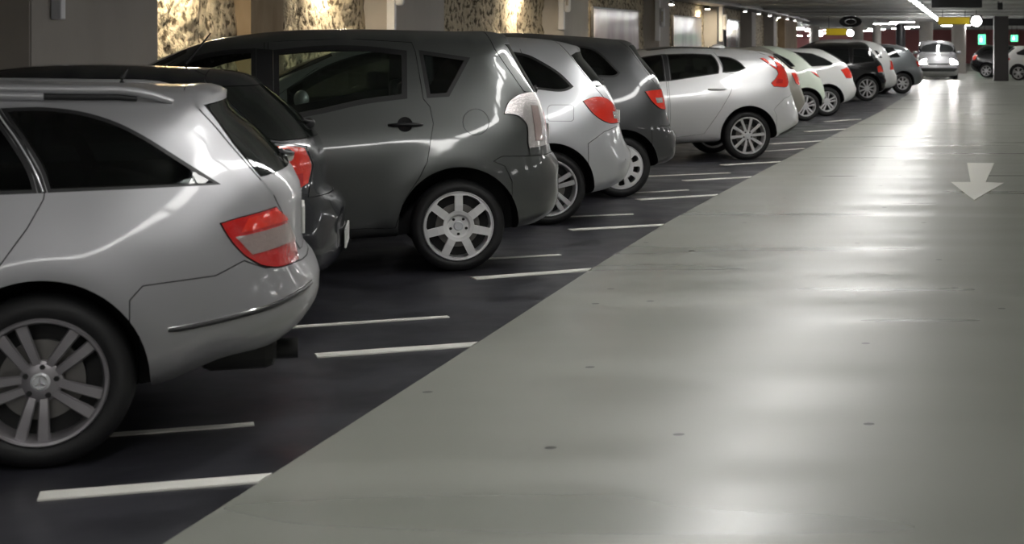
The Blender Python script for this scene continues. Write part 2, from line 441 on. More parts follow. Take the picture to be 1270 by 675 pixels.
def wheel_meshes(style, R, rr, w=.205, rot=0.):
    key = (style, R, rr, rot)
    if key in WH: return WH[key]
    h = w/2; d = {}
    prof = [(rr-.004, -h+.012), (rr+.006, -h+.001), (rr+.02, -h-.006), (R-.045, -h-.008), (R-.03, -h-.002), (R-.012, -h+.012), (R-.002, -h+.035), (R, -h+.06), (R, h-.06), (R-.012, h-.012), (R-.05, h), (rr+.02, h), (rr-.004, h-.01)]
    d['tyre'] = bm_mesh(lathe(prof, 80), 'tyre', True, .9)
    barrel = [(rr+.001, -h+.004), (rr-.004, -h-.004), (rr-.014, -h-.002), (rr-.02, -h+.014), (rr-.026, -h+.05), (rr-.03, h-.02), (rr-.004, h-.02), (rr-.004, -h+.02)]
    bm = lathe(barrel, 80)
    if style in ('twin', 'ten', 'multi'):
        if style == 'twin':
            for k in range(5):
                a = math.radians(rot+72*k)
                for s in (-1, 1): spoke_bm(bm, a, (s*.016, s*.040), .035, rr-.012, .030, .048, -h+.028, -h+.012)
        elif style == 'ten':
            for k in range(10):
                spoke_bm(bm, math.radians(rot+36*k), (0, 0), .03, rr-.012, .034, .046, -h+.024, -h+.010)
        else:
            for k in range(7):
                spoke_bm(bm, math.radians(rot+360/7*k), (0, 0), .03, rr-.012, .05, .05, -h+.026, -h+.012)
        b2 = lathe([(.0005, -h+.020), (.028, -h+.018), (.060, -h+.022), (.074, -h+.030), (.074, -h+.06), (.0005, -h+.06)], 40, closed=False)
        tmp = bm_mesh(b2, 't', True, .6); bm.from_mesh(tmp)
        d['rim'] = bm_mesh(bm, 'rim', True, .5)
    else:
        rim_only = bm_mesh(bm, 'rim', True, .5)
        y0 = -h
        R1 = rr-.006
        disc = [(.0005, y0+.020), (.040, y0+.018), (.066, y0+.018), (.078, y0+.002), (.10, y0-.006), (R1*.62, y0-.010), (R1*.90, y0-.006), (R1*.97, y0-.002), (R1, y0+.006), (R1, y0+.02), (.0005, y0+.035)]
        dm = bm_mesh(lathe(disc, 112, closed=False), 'cover', True, .6)
        n = 7 if style == 'cover7' else 9
        for k in range(n):
            a = math.radians(rot+360/n*(k+.5)); ri, ro = (.102, R1*.93) if n == 7 else (.55*R1, .86*R1)
            if n == 7: g1, g2 = .026, .052; hi, ho = math.tan(math.pi/n)*ri-.0295, math.tan(math.pi/n)*ro*.97-.033
            else: hi, ho = .024, .034
            pl = []
            for r, u in ((ri, -hi), (ri, hi), (ro*.93, ho), (ro, ho*.6), (ro*1.015, 0), (ro, -ho*.6), (ro*.93, -ho)):
                pl.append((r*math.cos(a)-u*math.sin(a), r*math.sin(a)+u*math.cos(a)))
            dm = boolean(dm, prism_me(pl, y0-.1, y0+.1), 'DIFFERENCE')
        for p in dm.polygons: p.use_smooth = False
        d['rim'] = rim_only; d['wheel_cover'] = dm
    d['brake_disc'] = bm_mesh(lathe([(.05, -.03), (.145, -.03), (.145, -.008), (.05, -.008)], 48), 'disc', True, .6)
    d['back'] = bm_mesh(lathe([(.03, .0), (rr-.028, .0), (rr-.028, .012), (.03, .012)], 48), 'back')
    d['hub_cap'] = bm_mesh(lathe([(.0005, -h+.010), (.026, -h+.011), (.033, -h+.016), (.034, -h+.03), (.0005, -h+.03)], 32, closed=False), 'hub', True, .5)
    d['wheel_bolt'] = bm_mesh(lathe([(.0005, -h+.012), (.009, -h+.012), (.0105, -h+.016), (.0105, -h+.03), (.0005, -h+.03)], 6, closed=False), 'bolt')
    WH[key] = d; return d
def add_wheel(car, x, y, side, style, R, rr, rot, detail, star=False, alloy=None):
    d = wheel_meshes(style, R, rr, .205, rot)
    def mk(name, key, m, par, loc=(0, 0, 0), rz=0):
        me = d[key]
        if not me.materials: me.materials.append(m)
        o = bpy.data.objects.new(name, me); COL.objects.link(o); o.parent = par; o.location = loc; o.rotation_euler = (0, 0, rz); return o
    t = mk('wheel', 'tyre', M['tyre'], car, (x, y, R-.004), 0 if side < 0 else math.pi)
    mk('rim', 'rim', alloy or M['alloy'], t)
    if 'wheel_cover' in d: mk('wheel_cover', 'wheel_cover', M['cover'], t)
    mk('brake_backplate', 'back', M['dark_metal'], t)
    if detail:
        mk('brake_disc', 'brake_disc', M['disc'], t)
        mk('hub_cap', 'hub_cap', M['cover'], t)
        for k in range(5):
            a = math.radians(rot+36+72*k if style == 'twin' else -90+72*k)
            mk('wheel_bolt', 'wheel_bolt', M['dark_metal'], t, (.054*math.cos(a), 0, .054*math.sin(a)))
        if star:
            bm = bmesh.new(); y = -.205/2+.009
            ring = lathe([(.022, y-.002), (.0255, y-.002), (.0255, y+.004), (.022, y+.004)], 40); tmp = bm_mesh(ring); bm.from_mesh(tmp)
            for k in range(3):
                a = math.radians(90+120*k); p = [(.023*math.cos(a), .023*math.sin(a)), (.0035*math.cos(a+1.05), .0035*math.sin(a+1.05)), (0, 0), (.0035*math.cos(a-1.05), .0035*math.sin(a-1.05))]
                prism(p, y-.003, y+.004, bm)
            link('hub_emblem', bm_mesh(bm), M['chrome'], t)
    return t

# ------------------------------------------------------------------ the car builder
def arc(cx, cz, r, a0, a1, n=24):
    return [(cx+r*math.cos(math.radians(a0+(a1-a0)*i/n)), cz+r*math.sin(math.radians(a0+(a1-a0)*i/n))) for i in range(n+1)]
def build_car(s):
    W, wb, Rw = s['W'], s['wb'], s['R']; aR = s.get('arch', Rw+.06)
    fine = s.get('fine', True)
    sil = crom(s['sil'], .045 if fine else .08)
    X0, X1 = min(p[0] for p in sil), max(p[0] for p in sil)
    flare = s.get('flare', (.018, .10)); ft = s.get('front_taper', .16); rt = s.get('rear_taper', .07)
    tum = s.get('tumble', 1.0); crease = s.get('crease')
    def Wf(x, z):
        y = W-secv(z)*(tum if z > .85 else 1-(1-tum)*max(0, (z-.6)/.25))
        L = -wb*.5
        if x < L-.3: y -= ft*((L-.3-x)/(L-.3-X0))**2.2
        if x > .1: y -= rt*((x-.1)/(X1-.1))**2
        for cx in (0, -wb):
            r = math.hypot(x-cx, z-Rw)
            if r > aR-.05: y += flare[0]*math.exp(-((r-aR)/flare[1])**2)
        if crease:
            for x0, z0, x1, z1, amp, wd in crease:
                if x0-.2 < x < x1+.2:
                    t = (x-x0)/(x1-x0); zz = z0+(z1-z0)*t; k = min(1, max(0, min(x-x0+.2, x1+.2-x)/.2))
                    y += amp*k*(math.tanh((zz-z)/wd))
        return y
    hull = make_hull(sil, Wf, s.get('rend', .33), s.get('rtop', .15), .08, .055 if fine else .1)
    skin = Skin(hull)
    X, Y, a = s['pose']; car = empty(s['name'], (X, Y, 0), math.radians(a))
    tag(car, s['label'], s.get('cat', 'car'), s.get('group'))
    # the pose point is where the rear near tyre meets the floor; the empty stands on the car's centreline
    face = s.get('face', -1); off = W-.03
    ca, sa = math.cos(math.radians(a)), math.sin(math.radians(a))
    if s.get('centre') is None:
        car.location = (X+sa*off*face, Y-ca*off*face, 0) if face < 0 else (X+sa*off*face, Y-ca*off*face, 0)
    B = hull.copy()
    cut = lambda m: boolean(B, m, 'DIFFERENCE')
    # wheel wells
    wells = []
    for cx in (0, -wb):
        for sd in (-1, 1):
            pl = arc(cx, Rw, aR, 0, 180, 30)+[(cx-aR, 0), (cx+aR, 0)]
            B = cut(prism_me(pl, sd*.50, sd*1.4))
    if s.get('cavity'):
        cav = make_hull(crom(s['cavity'], .12), lambda x, z: max(.2, Wf(x, z)-.05), .22, .10, .10, .16)
        B = cut(cav)
    mp = s['paint']
    made = []
    def piece(name, poly, m, y0, y1, gap=0., src=None, bulge=0., parent=car, label=None, keep_edge=True):
        nonlocal B
        pm = prism_me(poly, y0, y1); src = B if src is None else src
        pm2 = prism_me(inset(poly, gap), y0, y1) if gap else pm
        me = boolean(src, pm2, 'INTERSECT'); B = boolean(B, pm, 'DIFFERENCE')
        if len(me.polygons) == 0: return None
        o = link(name, me, None, parent); me.materials.clear(); me.materials.append(m); me.materials.append(M['inner'] if keep_edge else m)
        skin.apply(me, bulge=bulge)
        if label: o['label'] = label
        return o
    for f in s['parts']:
        nm, kind, poly = f[0], f[1], f[2]; opt = f[3] if len(f) > 3 else {}
        if fine and len(poly) > 5 and (kind == 'window' or nm == 'tail_lamp'): poly = softpoly(poly)
        if kind == 'window':
            for sd in (-1, 1):
                y0, y1 = (-1.5, -.3) if sd < 0 else (.3, 1.5)
                outer = poly; inner = inset(poly, opt.get('trim', .014))
                ring = boolean(prism_me(outer, y0, y1), prism_me(inner, y0-.5, y1+.5), 'DIFFERENCE')
                src = B
                tr = boolean(src, ring, 'INTERSECT'); gl = boolean(src, prism_me(inner, y0, y1), 'INTERSECT')
                B = boolean(B, prism_me(outer, y0, y1), 'DIFFERENCE')
                m = opt.get('mat', s.get('glass', M['glass']))
                g = link('side_window', gl, None, car); gl.materials.clear(); gl.materials.append(m); gl.materials.append(m if s.get('cavity') else M['inner']); skin.apply(gl)
                if len(tr.polygons):
                    t = link('window_trim', tr, None, g); tr.materials.clear(); tr.materials.append(opt.get('trimmat', M['rubber'])); tr.materials.append(M['inner']); skin.apply(tr)
        elif kind == 'full':      # across the whole width
            piece(nm, poly, opt.get('mat', mp), -1.5, 1.5, opt.get('gap', .004), bulge=opt.get('bulge', 0), label=opt.get('label'))
        elif kind == 'sides':     # one on each side
            for sd in (-1, 1):
                y0, y1 = (-1.5, -opt.get('y', .45)) if sd < 0 else (opt.get('y', .45), 1.5)
                if opt.get('near') and sd > 0: continue
                o = None
                B0 = B
                o = piece(nm, poly, opt.get('mat', mp), y0, y1, opt.get('gap', .004), bulge=opt.get('bulge', 0), label=opt.get('label'), keep_edge=opt.get('edge', True))
                for (cn, cp, cm) in opt.get('subs', ()):
                    if o is None: break
                    me = boolean(B0, prism_me(cp, y0, y1), 'INTERSECT')
                    if len(me.polygons):
                        c = link(cn, me, None, o); me.materials.clear(); me.materials.append(cm); me.materials.append(cm)
                        skin.apply(me, bulge=opt.get('bulge', 0)+.003)
        elif kind == 'dent':
            for sd in (-1, 1):
                cx = sum(p[0] for p in poly)/len(poly); cz = sum(p[1] for p in poly)/len(poly); ys = skin.y(cx, cz, sd)
                y0, y1 = sorted((ys-sd*.022, sd*1.4)); pm = prism_me(poly, y0, y1)
                if made: pass
                for ob in [c for c in car.children if c.name.startswith('door') and not c.name.startswith('door_')]:
                    me = boolean(ob.data, pm, 'DIFFERENCE')
                    if len(me.polygons):
                        ob.data = me; me.materials.clear(); me.materials.append(mp); me.materials.append(M['inner']); skin.apply(me)
                B = boolean(B, pm, 'DIFFERENCE')
    body = link('body', B, None, car); B.materials.clear(); B.materials.append(mp); B.materials.append(M['inner']); skin.apply(B)
    for (cx, sd) in ((0, -1), (0, 1), (-wb, -1), (-wb, 1)):
        add_wheel(car, cx, sd*(W-.135), sd, s['wheel'], Rw, s['rim'], s.get('rot', 0), fine, s.get('star', False), s.get('alloy'))
    for h in s.get('handles', ()):
        x0, x1, z = h
        for sd in (-1, 1):
            xm = (x0+x1)/2; y = skin.y(xm, z, sd)
            bm = bmesh.new(); pts = []; rs = []
            for k in range(9):
                t = k/8; pts.append((x0+(x1-x0)*t, skin.y(x0+(x1-x0)*t, z, sd)+sd*(.004+.024*math.sin(math.pi*t)**.5), z+.004*math.sin(math.pi*t))); rs.append(.008+.005*math.sin(math.pi*t))
            tube(bm, pts, rs, 10, 1.1)
            link('door_handle', bm_mesh(bm, 'h', True), s.get('handle_mat', mp), car)
    if s.get('cavity') and fine:
        for (sx, w_) in s.get('seats', ((-1.75, .5), (-.85, 1.2))):
            for sy in ((-.36, .36) if w_ < 1 else (0,)):
                bm = bmesh.new()
                box(bm, (sx, sy, .50), (.50, w_, .18), bevel=.05)
                b2 = bmesh.new(); box(b2, (0, 0, .32), (.13, w_-.02, .66), bevel=.05)
                bmesh.ops.rotate(b2, cent=(0, 0, 0), matrix=Matrix.Rotation(.28, 3, 'Y'), verts=b2.verts)
                bmesh.ops.translate(b2, vec=(sx+.22, sy, .50), verts=b2.verts)
                m2 = bm_mesh(b2); bm.from_mesh(m2)
                seat = link('seat', bm_mesh(bm, 'seat', True, .7), M['seat'], car)
                for hy in ((0,) if w_ < 1 else (-.42, .42)):
                    b3 = bmesh.new(); box(b3, (sx+.43, sy+hy, min(1.20, s.get('headrest', 1.2))), (.10, .26, .17), bevel=.04)
                    link('headrest', bm_mesh(b3, 'hr', True, .7), M['seat'], seat)
    # door mirrors
    if s.get('mirror'):
        mx, mz = s['mirror']
        for sd in (-1, 1):
            y = skin.y(mx, mz, sd); bm = bmesh.new()
            bmesh.ops.create_uvsphere(bm, u_segments=20, v_segments=12, radius=1)
            bmesh.ops.scale(bm, vec=(.06, .11, .075), verts=bm.verts); bmesh.ops.translate(bm, vec=(mx, y+sd*.13, mz+.03), verts=bm.verts)
            box(bm, (mx, y+sd*.03, mz), (.04, .10, .03))
            link('door_mirror', bm_mesh(bm, 'mir', True, .8), mp, car)
    s['skin'] = skin; s['car'] = car
    return car

# ================================================================== THE GARAGE
ONES = ['', 'first', 'second', 'third', 'fourth', 'fifth', 'sixth', 'seventh', 'eighth', 'ninth', 'tenth', 'eleventh', 'twelfth', 'thirteenth', 'fourteenth', 'fifteenth', 'sixteenth', 'seventeenth', 'eighteenth', 'nineteenth']
def ordi(n):
    if n < 20: return ONES[n]
    t = {2: ('twenty', 'twentieth'), 3: ('thirty', 'thirtieth'), 4: ('forty', 'fortieth')}[n//10]
    return t[1] if n % 10 == 0 else t[0]+'-'+ONES[n % 10]
def wall_x(y): return edge(y)-5.4            # the pillar faces follow the curve of the lane
YS = [-14, -8, -2]+[2+3*i for i in range(47)]
def slab(name, m, pts_top, z0, z1, kind='structure', parent=None):
    bm = bmesh.new(); n = len(pts_top)
    a = [bm.verts.new((x, y, z1)) for x, y in pts_top]; b = [bm.verts.new((x, y, z0)) for x, y in pts_top]
    bm.faces.new(a); bm.faces.new(list(reversed(b)))
    for i in range(n): bm.faces.new((a[i], b[i], b[(i+1) % n], a[(i+1) % n]))
    o = link(name, bm_mesh(bm), m, parent)
    if kind and parent is None: o['kind'] = kind
    return o
slab('floor', M['bay'], [(-13, -14), (24, -14), (24, 146), (-13, 146)], -.25, 0)
ys = [-14, 0]+[e[0] for e in EDGE if e[0] < 88]
le = [(edge(y), y) for y in ys]+[(edge(88), 88)]
# the coated driving lane lies on the dark slab; it fans out at the far end of the hall
slab('floor_lane', M['lane'], le+[(-4.5, 96), (-4.5, 140), (20, 140), (20, 60), (8.6, 40), (8.6, -14)], -.02, .003)
slab('wall_right', M['concrete'], [(9.6, -14), (9.9, -14), (9.9, 40), (9.6, 40)], 0, CEIL+.1)
slab('wall_back', M['concrete'], [(-13, -14.3), (24, -14.3), (24, -14), (-13, -14)], 0, CEIL+.1)
slab('wall_front', M['maroon'], [(-12, 140), (24, 140), (24, 140.3), (-12, 140.3)], 0, CEIL+.3)
slab('wall_side', M['maroon'], [(20, 60), (20.3, 60), (20.3, 140), (20, 140)], 0, CEIL+.1)
slab('ceiling', M['ceiling'], [(-13, -14), (24, -14), (24, 141), (-13, 141)], CEIL, CEIL+.3)
for i in range(24):
    y = 4+6*i
    o = slab('trim_%d' % (i+1), M['ceiling'], [(wall_x(y)-.2, y), (9.6 if y < 60 else 20, y), (9.6 if y < 60 else 20, y+.5), (wall_x(y)-.2, y+.5)], CEIL-.07, CEIL)
# rough wall in the niches (real relief), following the curve
def rock_wall(name, y0, y1, rec, m, amp=.05, rx=.055):
    bm = bmesh.new(); ny = int((y1-y0)/rx); nz = int(CEIL/rx); rows = []
    for i in range(ny+1):
        y = y0+(y1-y0)*i/ny; row = []
        for k in range(nz+1):
            z = CEIL*k/nz; p = Vector((0, y*2.2, z*2.2))
            d = noise.fractal(p, 1.0, 2.2, 5)*amp+abs(noise.noise(p*.5))*amp*1.4+noise.noise(p*5)*amp*.35
            row.append(bm.verts.new((wall_x(y)-rec+d, y, z)))
        rows.append(row)
    for A, B in zip(rows, rows[1:]):
        for k in range(nz): bm.faces.new((A[k], B[k], B[k+1], A[k+1]))
    g = bmesh.ops.extrude_face_region(bm, geom=bm.faces[:])
    bmesh.ops.translate(bm, vec=(-.3, 0, 0), verts=[v for v in g['geom'] if isinstance(v, bmesh.types.BMVert)])
    o = link(name, bm_mesh(bm, 'rock', True), m); o['kind'] = 'structure'; return o
rock_wall('wall_left', 8, 14.95, .42, M['rock'], .05, .09)
PILL = [(15.0, 17.3, 'concrete'), (24.0, 26.1, 'concrete'), (33.0, 34.9, 'concrete'), (42.0, 43.4, 'concrete'), (51.0, 52.4, 'concrete_pale'), (60., 61.4, 'concrete'), (69, 70.5, 'concrete')]
prev = 17.3
PL = ['wide smooth grey concrete pillar above the near silver estate', 'smooth concrete pillar above the roof of the grey people carrier', 'smooth concrete pillar above the silver tall hatchback', 'grey concrete pillar between the two pale poster panels', 'pale concrete pillar right of the mauve poster panel', 'concrete pillar right of the grey poster panel', 'last narrow concrete pillar of the left wall']
for i, (y0, y1, m) in enumerate(PILL):
    bm = bmesh.new(); xa, xb = wall_x(y0), wall_x(y1)
    a = [(xa-.7, y0), (xa, y0), (xb, y1), (xb-.7, y1)]
    p = [[bm.verts.new((x, y, z)) for x, y in a] for z in (0, CEIL)]
    for k in range(4): bm.faces.new((p[0][k], p[0][(k+1) % 4], p[1][(k+1) % 4], p[1][k]))
    bm.faces.new(p[0]); bm.faces.new(p[1])
    bmesh.ops.bevel(bm, geom=[e for e in bm.edges if abs(e.verts[0].co.z-e.verts[1].co.z) > 1], offset=.015, segments=2, affect='EDGES')
    tag(link('concrete_pillar', bm_mesh(bm), M[m]), PL[i], 'pillar')
    nxt = PILL[i+1][0] if i+1 < len(PILL) else 86
    rock_wall('wall_left', y1-.02, nxt+.02, .40, M['rock'], .055 if i < 3 else .04, .045 if i == 0 else .06 if i < 3 else .12)
# narrow brown rib inside the niches
for y0, y1, rec, lab in ((19.95, 20.85, .22, 'narrow brown stained rib in the rough wall behind the grey people carrier'), (76, 86, .1, 'brown stained wall block at the far end of the left wall')):
    bm = bmesh.new(); a = [(wall_x(y0)-.8, y0), (wall_x(y0)-rec, y0), (wall_x(y1)-rec, y1), (wall_x(y1)-.8, y1)]
    p = [[bm.verts.new((x, y, z)) for x, y in a] for z in (0, CEIL)]
    for k in range(4): bm.faces.new((p[0][k], p[0][(k+1) % 4], p[1][(k+1) % 4], p[1][k]))
    bm.faces.new(p[0]); bm.faces.new(p[1])
    tag(link('wall_rib', bm_mesh(bm), M['brown']), lab, 'wall rib')
# dark edge beam over the noses of the cars
bm = bmesh.new(); yy = [10+3*i for i in range(26)]
A = [[bm.verts.new((wall_x(y)+dx, y, z)) for dx, z in ((-.1, CEIL), (-.1, CEIL-.11), (.55, CEIL-.11), (.55, CEIL))] for y in yy]
for a, b in zip(A, A[1:]):
    for k in range(4): bm.faces.new((a[k], a[(k+1) % 4], b[(k+1) % 4], b[k]))
bm.faces.new(A[0]); bm.faces.new(list(reversed(A[-1])))
tag(link('trim_left', bm_mesh(bm), M['black_metal']), kind='structure')
# warm wash lamps high in the niches
def warm_lamp(y, rec, e, lab, lit=True):
    t = empty('wall_wash_lamp', (wall_x(y)-rec, y, CEIL-.16)); tag(t, lab, 'lamp', 'warm lamps high in the wall niches')
    bm = bmesh.new(); box(bm, (0, 0, 0), (.14, .5, .09), bevel=.015); link('housing', bm_mesh(bm), M['black_metal'], t)
    bm = bmesh.new(); box(bm, (-.0, 0, -.047), (.10, .44, .006)); link('lamp_face', bm_mesh(bm), M['warm'], t)
for y, lab in ((18.4, 'warm lamp high in the niche right of the first pillar'), (22.4, 'warm lamp high in the niche left of the second pillar'), (31., 'warm lamp high in the niche left of the third pillar'), (35.6, 'warm lamp high right of the third pillar'), (44.2, 'warm lamp high right of the fourth pillar'), (50.0, 'warm lamp high left of the fifth pillar'), (71.5, 'warm lamp beside the last pillar of the left wall')):
    warm_lamp(y, .12, 1, lab)
# white service ducts with a rounded call unit, on the near corners of the pillars
def duct(y, x, dx, h0, lab, unit=True):
    t = empty('service_duct', (x, y, h0)); tag(t, lab, 'duct')
    H = CEIL-h0
    bm = bmesh.new(); box(bm, (0, 0, H/2), (dx, .10, H), bevel=.012); link('cover', bm_mesh(bm), M['white_metal'], t)
    if unit:
        bm = bmesh.new(); box(bm, (dx*.5+.06, -.01, .56), (.12, .09, .46), bevel=.04); u = link('call_unit', bm_mesh(bm), M['white_metal'], t)
        bm = bmesh.new(); box(bm, (dx*.5+.06, -.057, .58), (.045, .006, .25), bevel=.001); link('handset', bm_mesh(bm), M['concrete'], u)
duct(15.35, wall_x(15.35)+.05, .09, 1.735, 'white box duct on the wide pillar above the near silver estate', False)
duct(23.94, wall_x(23.94)-.02, .11, 1.715, 'white duct with call unit on the pillar above the people carrier')
duct(32.94, wall_x(32.94)-.03, .11, 1.79, 'white duct with call unit on the third pillar')
duct(41.94, wall_x(41.94)-.03, .12, 1.6, 'slim white duct with call unit between the poster panels')
duct(50.94, wall_x(50.94)+.12, .12, 1.6, 'white duct with call unit right of the mauve poster panel')
# poster panels in the niches
def poster(y0, y1, z0, z1, rec, m, lab):
    t = empty('poster_panel', (wall_x(y0)-rec, y0, z0)); tag(t, lab, 'poster')
    x1 = wall_x(y1)-wall_x(y0); L = math.hypot(x1, y1-y0); rz = math.atan2(-x1, y1-y0)
    bm = bmesh.new(); box(bm, (0, L/2, (z1-z0)/2), (.06, L, z1-z0), bevel=.008); a = link('frame', bm_mesh(bm), M['black_metal'], t, rz=rz)
    bm = bmesh.new(); box(bm, (.033, L/2, (z1-z0)/2), (.008, L-.10, z1-z0-.10)); link('poster_sheet', bm_mesh(bm), m, t, rz=rz)
poster(36.2, 40.6, .9, 2.30, .24, M['poster_pink'], 'large pale pink-grey poster panel behind the dark tall hatchback')
poster(45.0, 49.4, .9, 2.28, .22, M['poster_pink'], 'mauve-grey poster panel right of the slim white duct')
poster(54.6, 58.6, .9, 2.32, .30, M['poster_grey'], 'grey poster panel left of the last pillars of the left wall')
# small spot lamps under the edge beam
for i in range(6):
    y = 54.+4.2*i
    bm = lathe([(.001, 0), (.06, 0), (.075, .09), (.001, .09)], 20, 'z', closed=False)
    t = empty('spot_lamp', (wall_x(y)+.40, y, CEIL-.20)); tag(t, '%s nearest small white spot lamp under the dark edge beam of the left wall' % ordi(i+1), 'lamp', 'spot lamps under the edge beam')
    link('housing', bm_mesh(bm), M['white_metal'], t)
    bm = lathe([(.001, -.006), (.055, -.006), (.055, .0), (.001, .0)], 20, 'z', closed=False); link('lamp_face', bm_mesh(bm), M['glow'], t)

# fluorescent lamps: a row over the lane edge; other rows are added, unseen, for fill
ROWS = {}
def tube_lamp(x, y, L, rz, lab, grp, name='tube_lamp', zz=CEIL-.16, far=False):
    t = empty(name, (x, y, zz), rz); tag(t, lab, 'lamp', grp); ROWS.setdefault(grp, []).append(t)
    me = TUBES.get((L, far))
    if me is None:
        bm = bmesh.new(); box(bm, (0, 0, .045), (.19, L, .05), bevel=.01)
        h = bm_mesh(bm); h.materials.append(M['white_metal'])
        bm = bmesh.new(); box(bm, (0, 0, .010), (.15, L-.04, .03), bevel=.012); tt = bm_mesh(bm, 't', True, 1.); tt.materials.append(M['tube_far'] if far == 1 else M['tube_mid'] if far == 2 else M['tube'])
        me = TUBES[(L, far)] = (h, tt)
    for n_, m_ in (('housing', me[0]), ('diffuser', me[1])):
        o = bpy.data.objects.new(n_, m_); COL.objects.link(o); o.parent = t
    r_ = round(CEIL-zz, 3)
    if ('h', r_) not in TUBES:
        bm = bmesh.new(); box(bm, (0, 0, (r_+.06)/2), (.02, .02, r_-.06)); h_ = TUBES[('h', r_)] = bm_mesh(bm); h_.materials.append(M['white_metal'])
    for s_ in (-1, 1):
        o = bpy.data.objects.new('hanger', TUBES[('h', r_)]); COL.objects.link(o); o.parent = t; o.location = (0, s_*L*.35, 0)
    return t
TUBES = {}
def number_row(objs, text):
    for k, o in enumerate(objs): o['label'] = text % ('farthest' if k == 0 else ordi(k+1)+' farthest')
y = -9.; i = 0
while y < 84:
    rowx = lambda v: edge(v)+.65 if v < 40 else 1.05+(v-40)*.060
    dx = rowx(y+1)-rowx(y)
    tube_lamp(rowx(y+.75), y+.75, 1.5, math.atan2(-dx, 1), 'fluorescent tube lamp in the long row over the edge of the driving lane', 'tube lamps over the edge of the lane', far=2 if y > 26 else 0)
    y += 1.62 if y < 40 else 3.0
    i += 1
for k in range(22):  # out-of-view row added for soft fill and a lighter right-hand ceiling
    tube_lamp(6.4 if k < 14 else 6.4+(k-13)*.75, -8+4.2*k, 1.5, 0, 'added unseen fill lamp over the right side of the driving lane', 'lamps over the right side of the lane', far=2 if k > 7 else 0)
for k in range(12):  # out-of-view lamps added to brighten the far hall
    tube_lamp(13.2+(k % 2)*2.5, 66+5.5*k, 1.5, 0, 'added unseen fill lamp deep in the far hall, right of the picture', 'lamps deep in the far hall', far=True)
for y in (4.5,):  # out-of-view lamp added as fill above the bays
    tube_lamp(wall_x(y)+1.4, y, 1.2, 0, 'added unseen fill lamp over the noses of the parked cars', 'added fill lamps over the noses of the parked cars')
# far hall: short lamps across the view
for (px, py, yy) in ((1098, 29, 88), (1119, 27, 84), (1087, 36, 118), (1117, 35, 116), (1134, 33, 104), (1073, 38, 122), (1009, 38, 122), (1020, 41, 132), (1011, 44, 136), (1032, 37, 118), (984, 34, 100), (985, 44, 130), (1181, 31.5, 96), (1193, 31, 92), (997, 36, 112)):
    x = (px-PX)*yy/F; zz = EYE+(PY-py)*yy/F
    tube_lamp(x, yy, 1.2, math.pi/2, 'short lamp glowing among the far columns beyond the parked row', 'short lamps of the far hall', 'hall_lamp', zz-.03, True)
for g_, tx in (('tube lamps over the edge of the lane', '%s fluorescent lamp of the long row over the left edge of the lane'), ('lamps over the right side of the lane', '%s lamp of the added unseen fill row over the right side of the lane'), ('lamps deep in the far hall', '%s lamp of the added unseen fill rows deep in the far hall')):
    number_row(sorted(ROWS[g_], key=lambda o: -o.location.y), tx)
for k, o in enumerate(sorted(ROWS['short lamps of the far hall'], key=lambda o: o.location.x/o.location.y)):
    o['label'] = '%s from the left of the short lamps glowing beyond the parked row' % ordi(k+1)
# far columns
def col(px0, px1, yy, m, lab):
    x0, x1 = (px0-PX)*yy/F, (px1-PX)*yy/F
    bm = lathe([(.001, 0), ((x1-x0)/2, 0), ((x1-x0)/2, CEIL), (.001, CEIL)], 28, 'z', closed=False)
    o = link('round_column', bm_mesh(bm, 'c', True, .6), m); o.location = ((x0+x1)/2, yy, 0); tag(o, lab, 'column')
for a, b, yy, m, lab in ((1004, 1016, 112, 'concrete', 'slim grey column at the far left of the hall'), (1057, 1071, 100, 'concrete', 'grey column right of the left yellow sign'), (1082, 1093, 106, 'concrete', 'grey column above the white van roof'), (1111, 1123, 106, 'black_metal', 'dark column between the reddish wall panels'), (1140, 1157, 92, 'concrete', 'grey column behind the oncoming people carrier'), (1180, 1198, 92, 'concrete', 'grey column right of the oncoming people carrier')):
    col(a, b, yy, M[m], lab)
bm = bmesh.new(); box(bm, (0, 0, CEIL/2), (.60, .5, CEIL), bevel=.02)
tag(link('square_column', bm_mesh(bm), M['brown'] if False else mat('dark_column_paint', (.05, .045, .045), .5), loc=((1239.5-PX)*74/F, 73.2, 0)), 'dark square column between the dark car and the white hatchback', 'column')
# jet fan
fx, fy, fz = (1055-PX)*72/F, 72, EYE+(PY-27)*72/F
t = empty('jet_fan', (fx, fy, fz)); tag(t, 'black round jet fan hanging under the far ceiling', 'fan')
bm = lathe([(.12, -.35), (.21, -.42), (.23, -.40), (.23, .40), (.21, .42), (.12, .35)], 32, 'y'); bmesh.ops.scale(bm, vec=(2.0, 1, 1), verts=bm.verts); link('casing', bm_mesh(bm, 'f', True, .6), M['black_metal'], t)
bm = lathe([(.001, -.30), (.10, -.28), (.10, .28), (.001, .30)], 24, 'y', closed=False); bmesh.ops.scale(bm, vec=(2.0, 1, 1), verts=bm.verts); link('motor', bm_mesh(bm), M['dark_metal'], t)
bm = bmesh.new(); [box(bm, (sx, 0, .33), (.03, .05, .30)) for sx in (-.25, .25)]; link('bracket', bm_mesh(bm), M['dark_metal'], t)
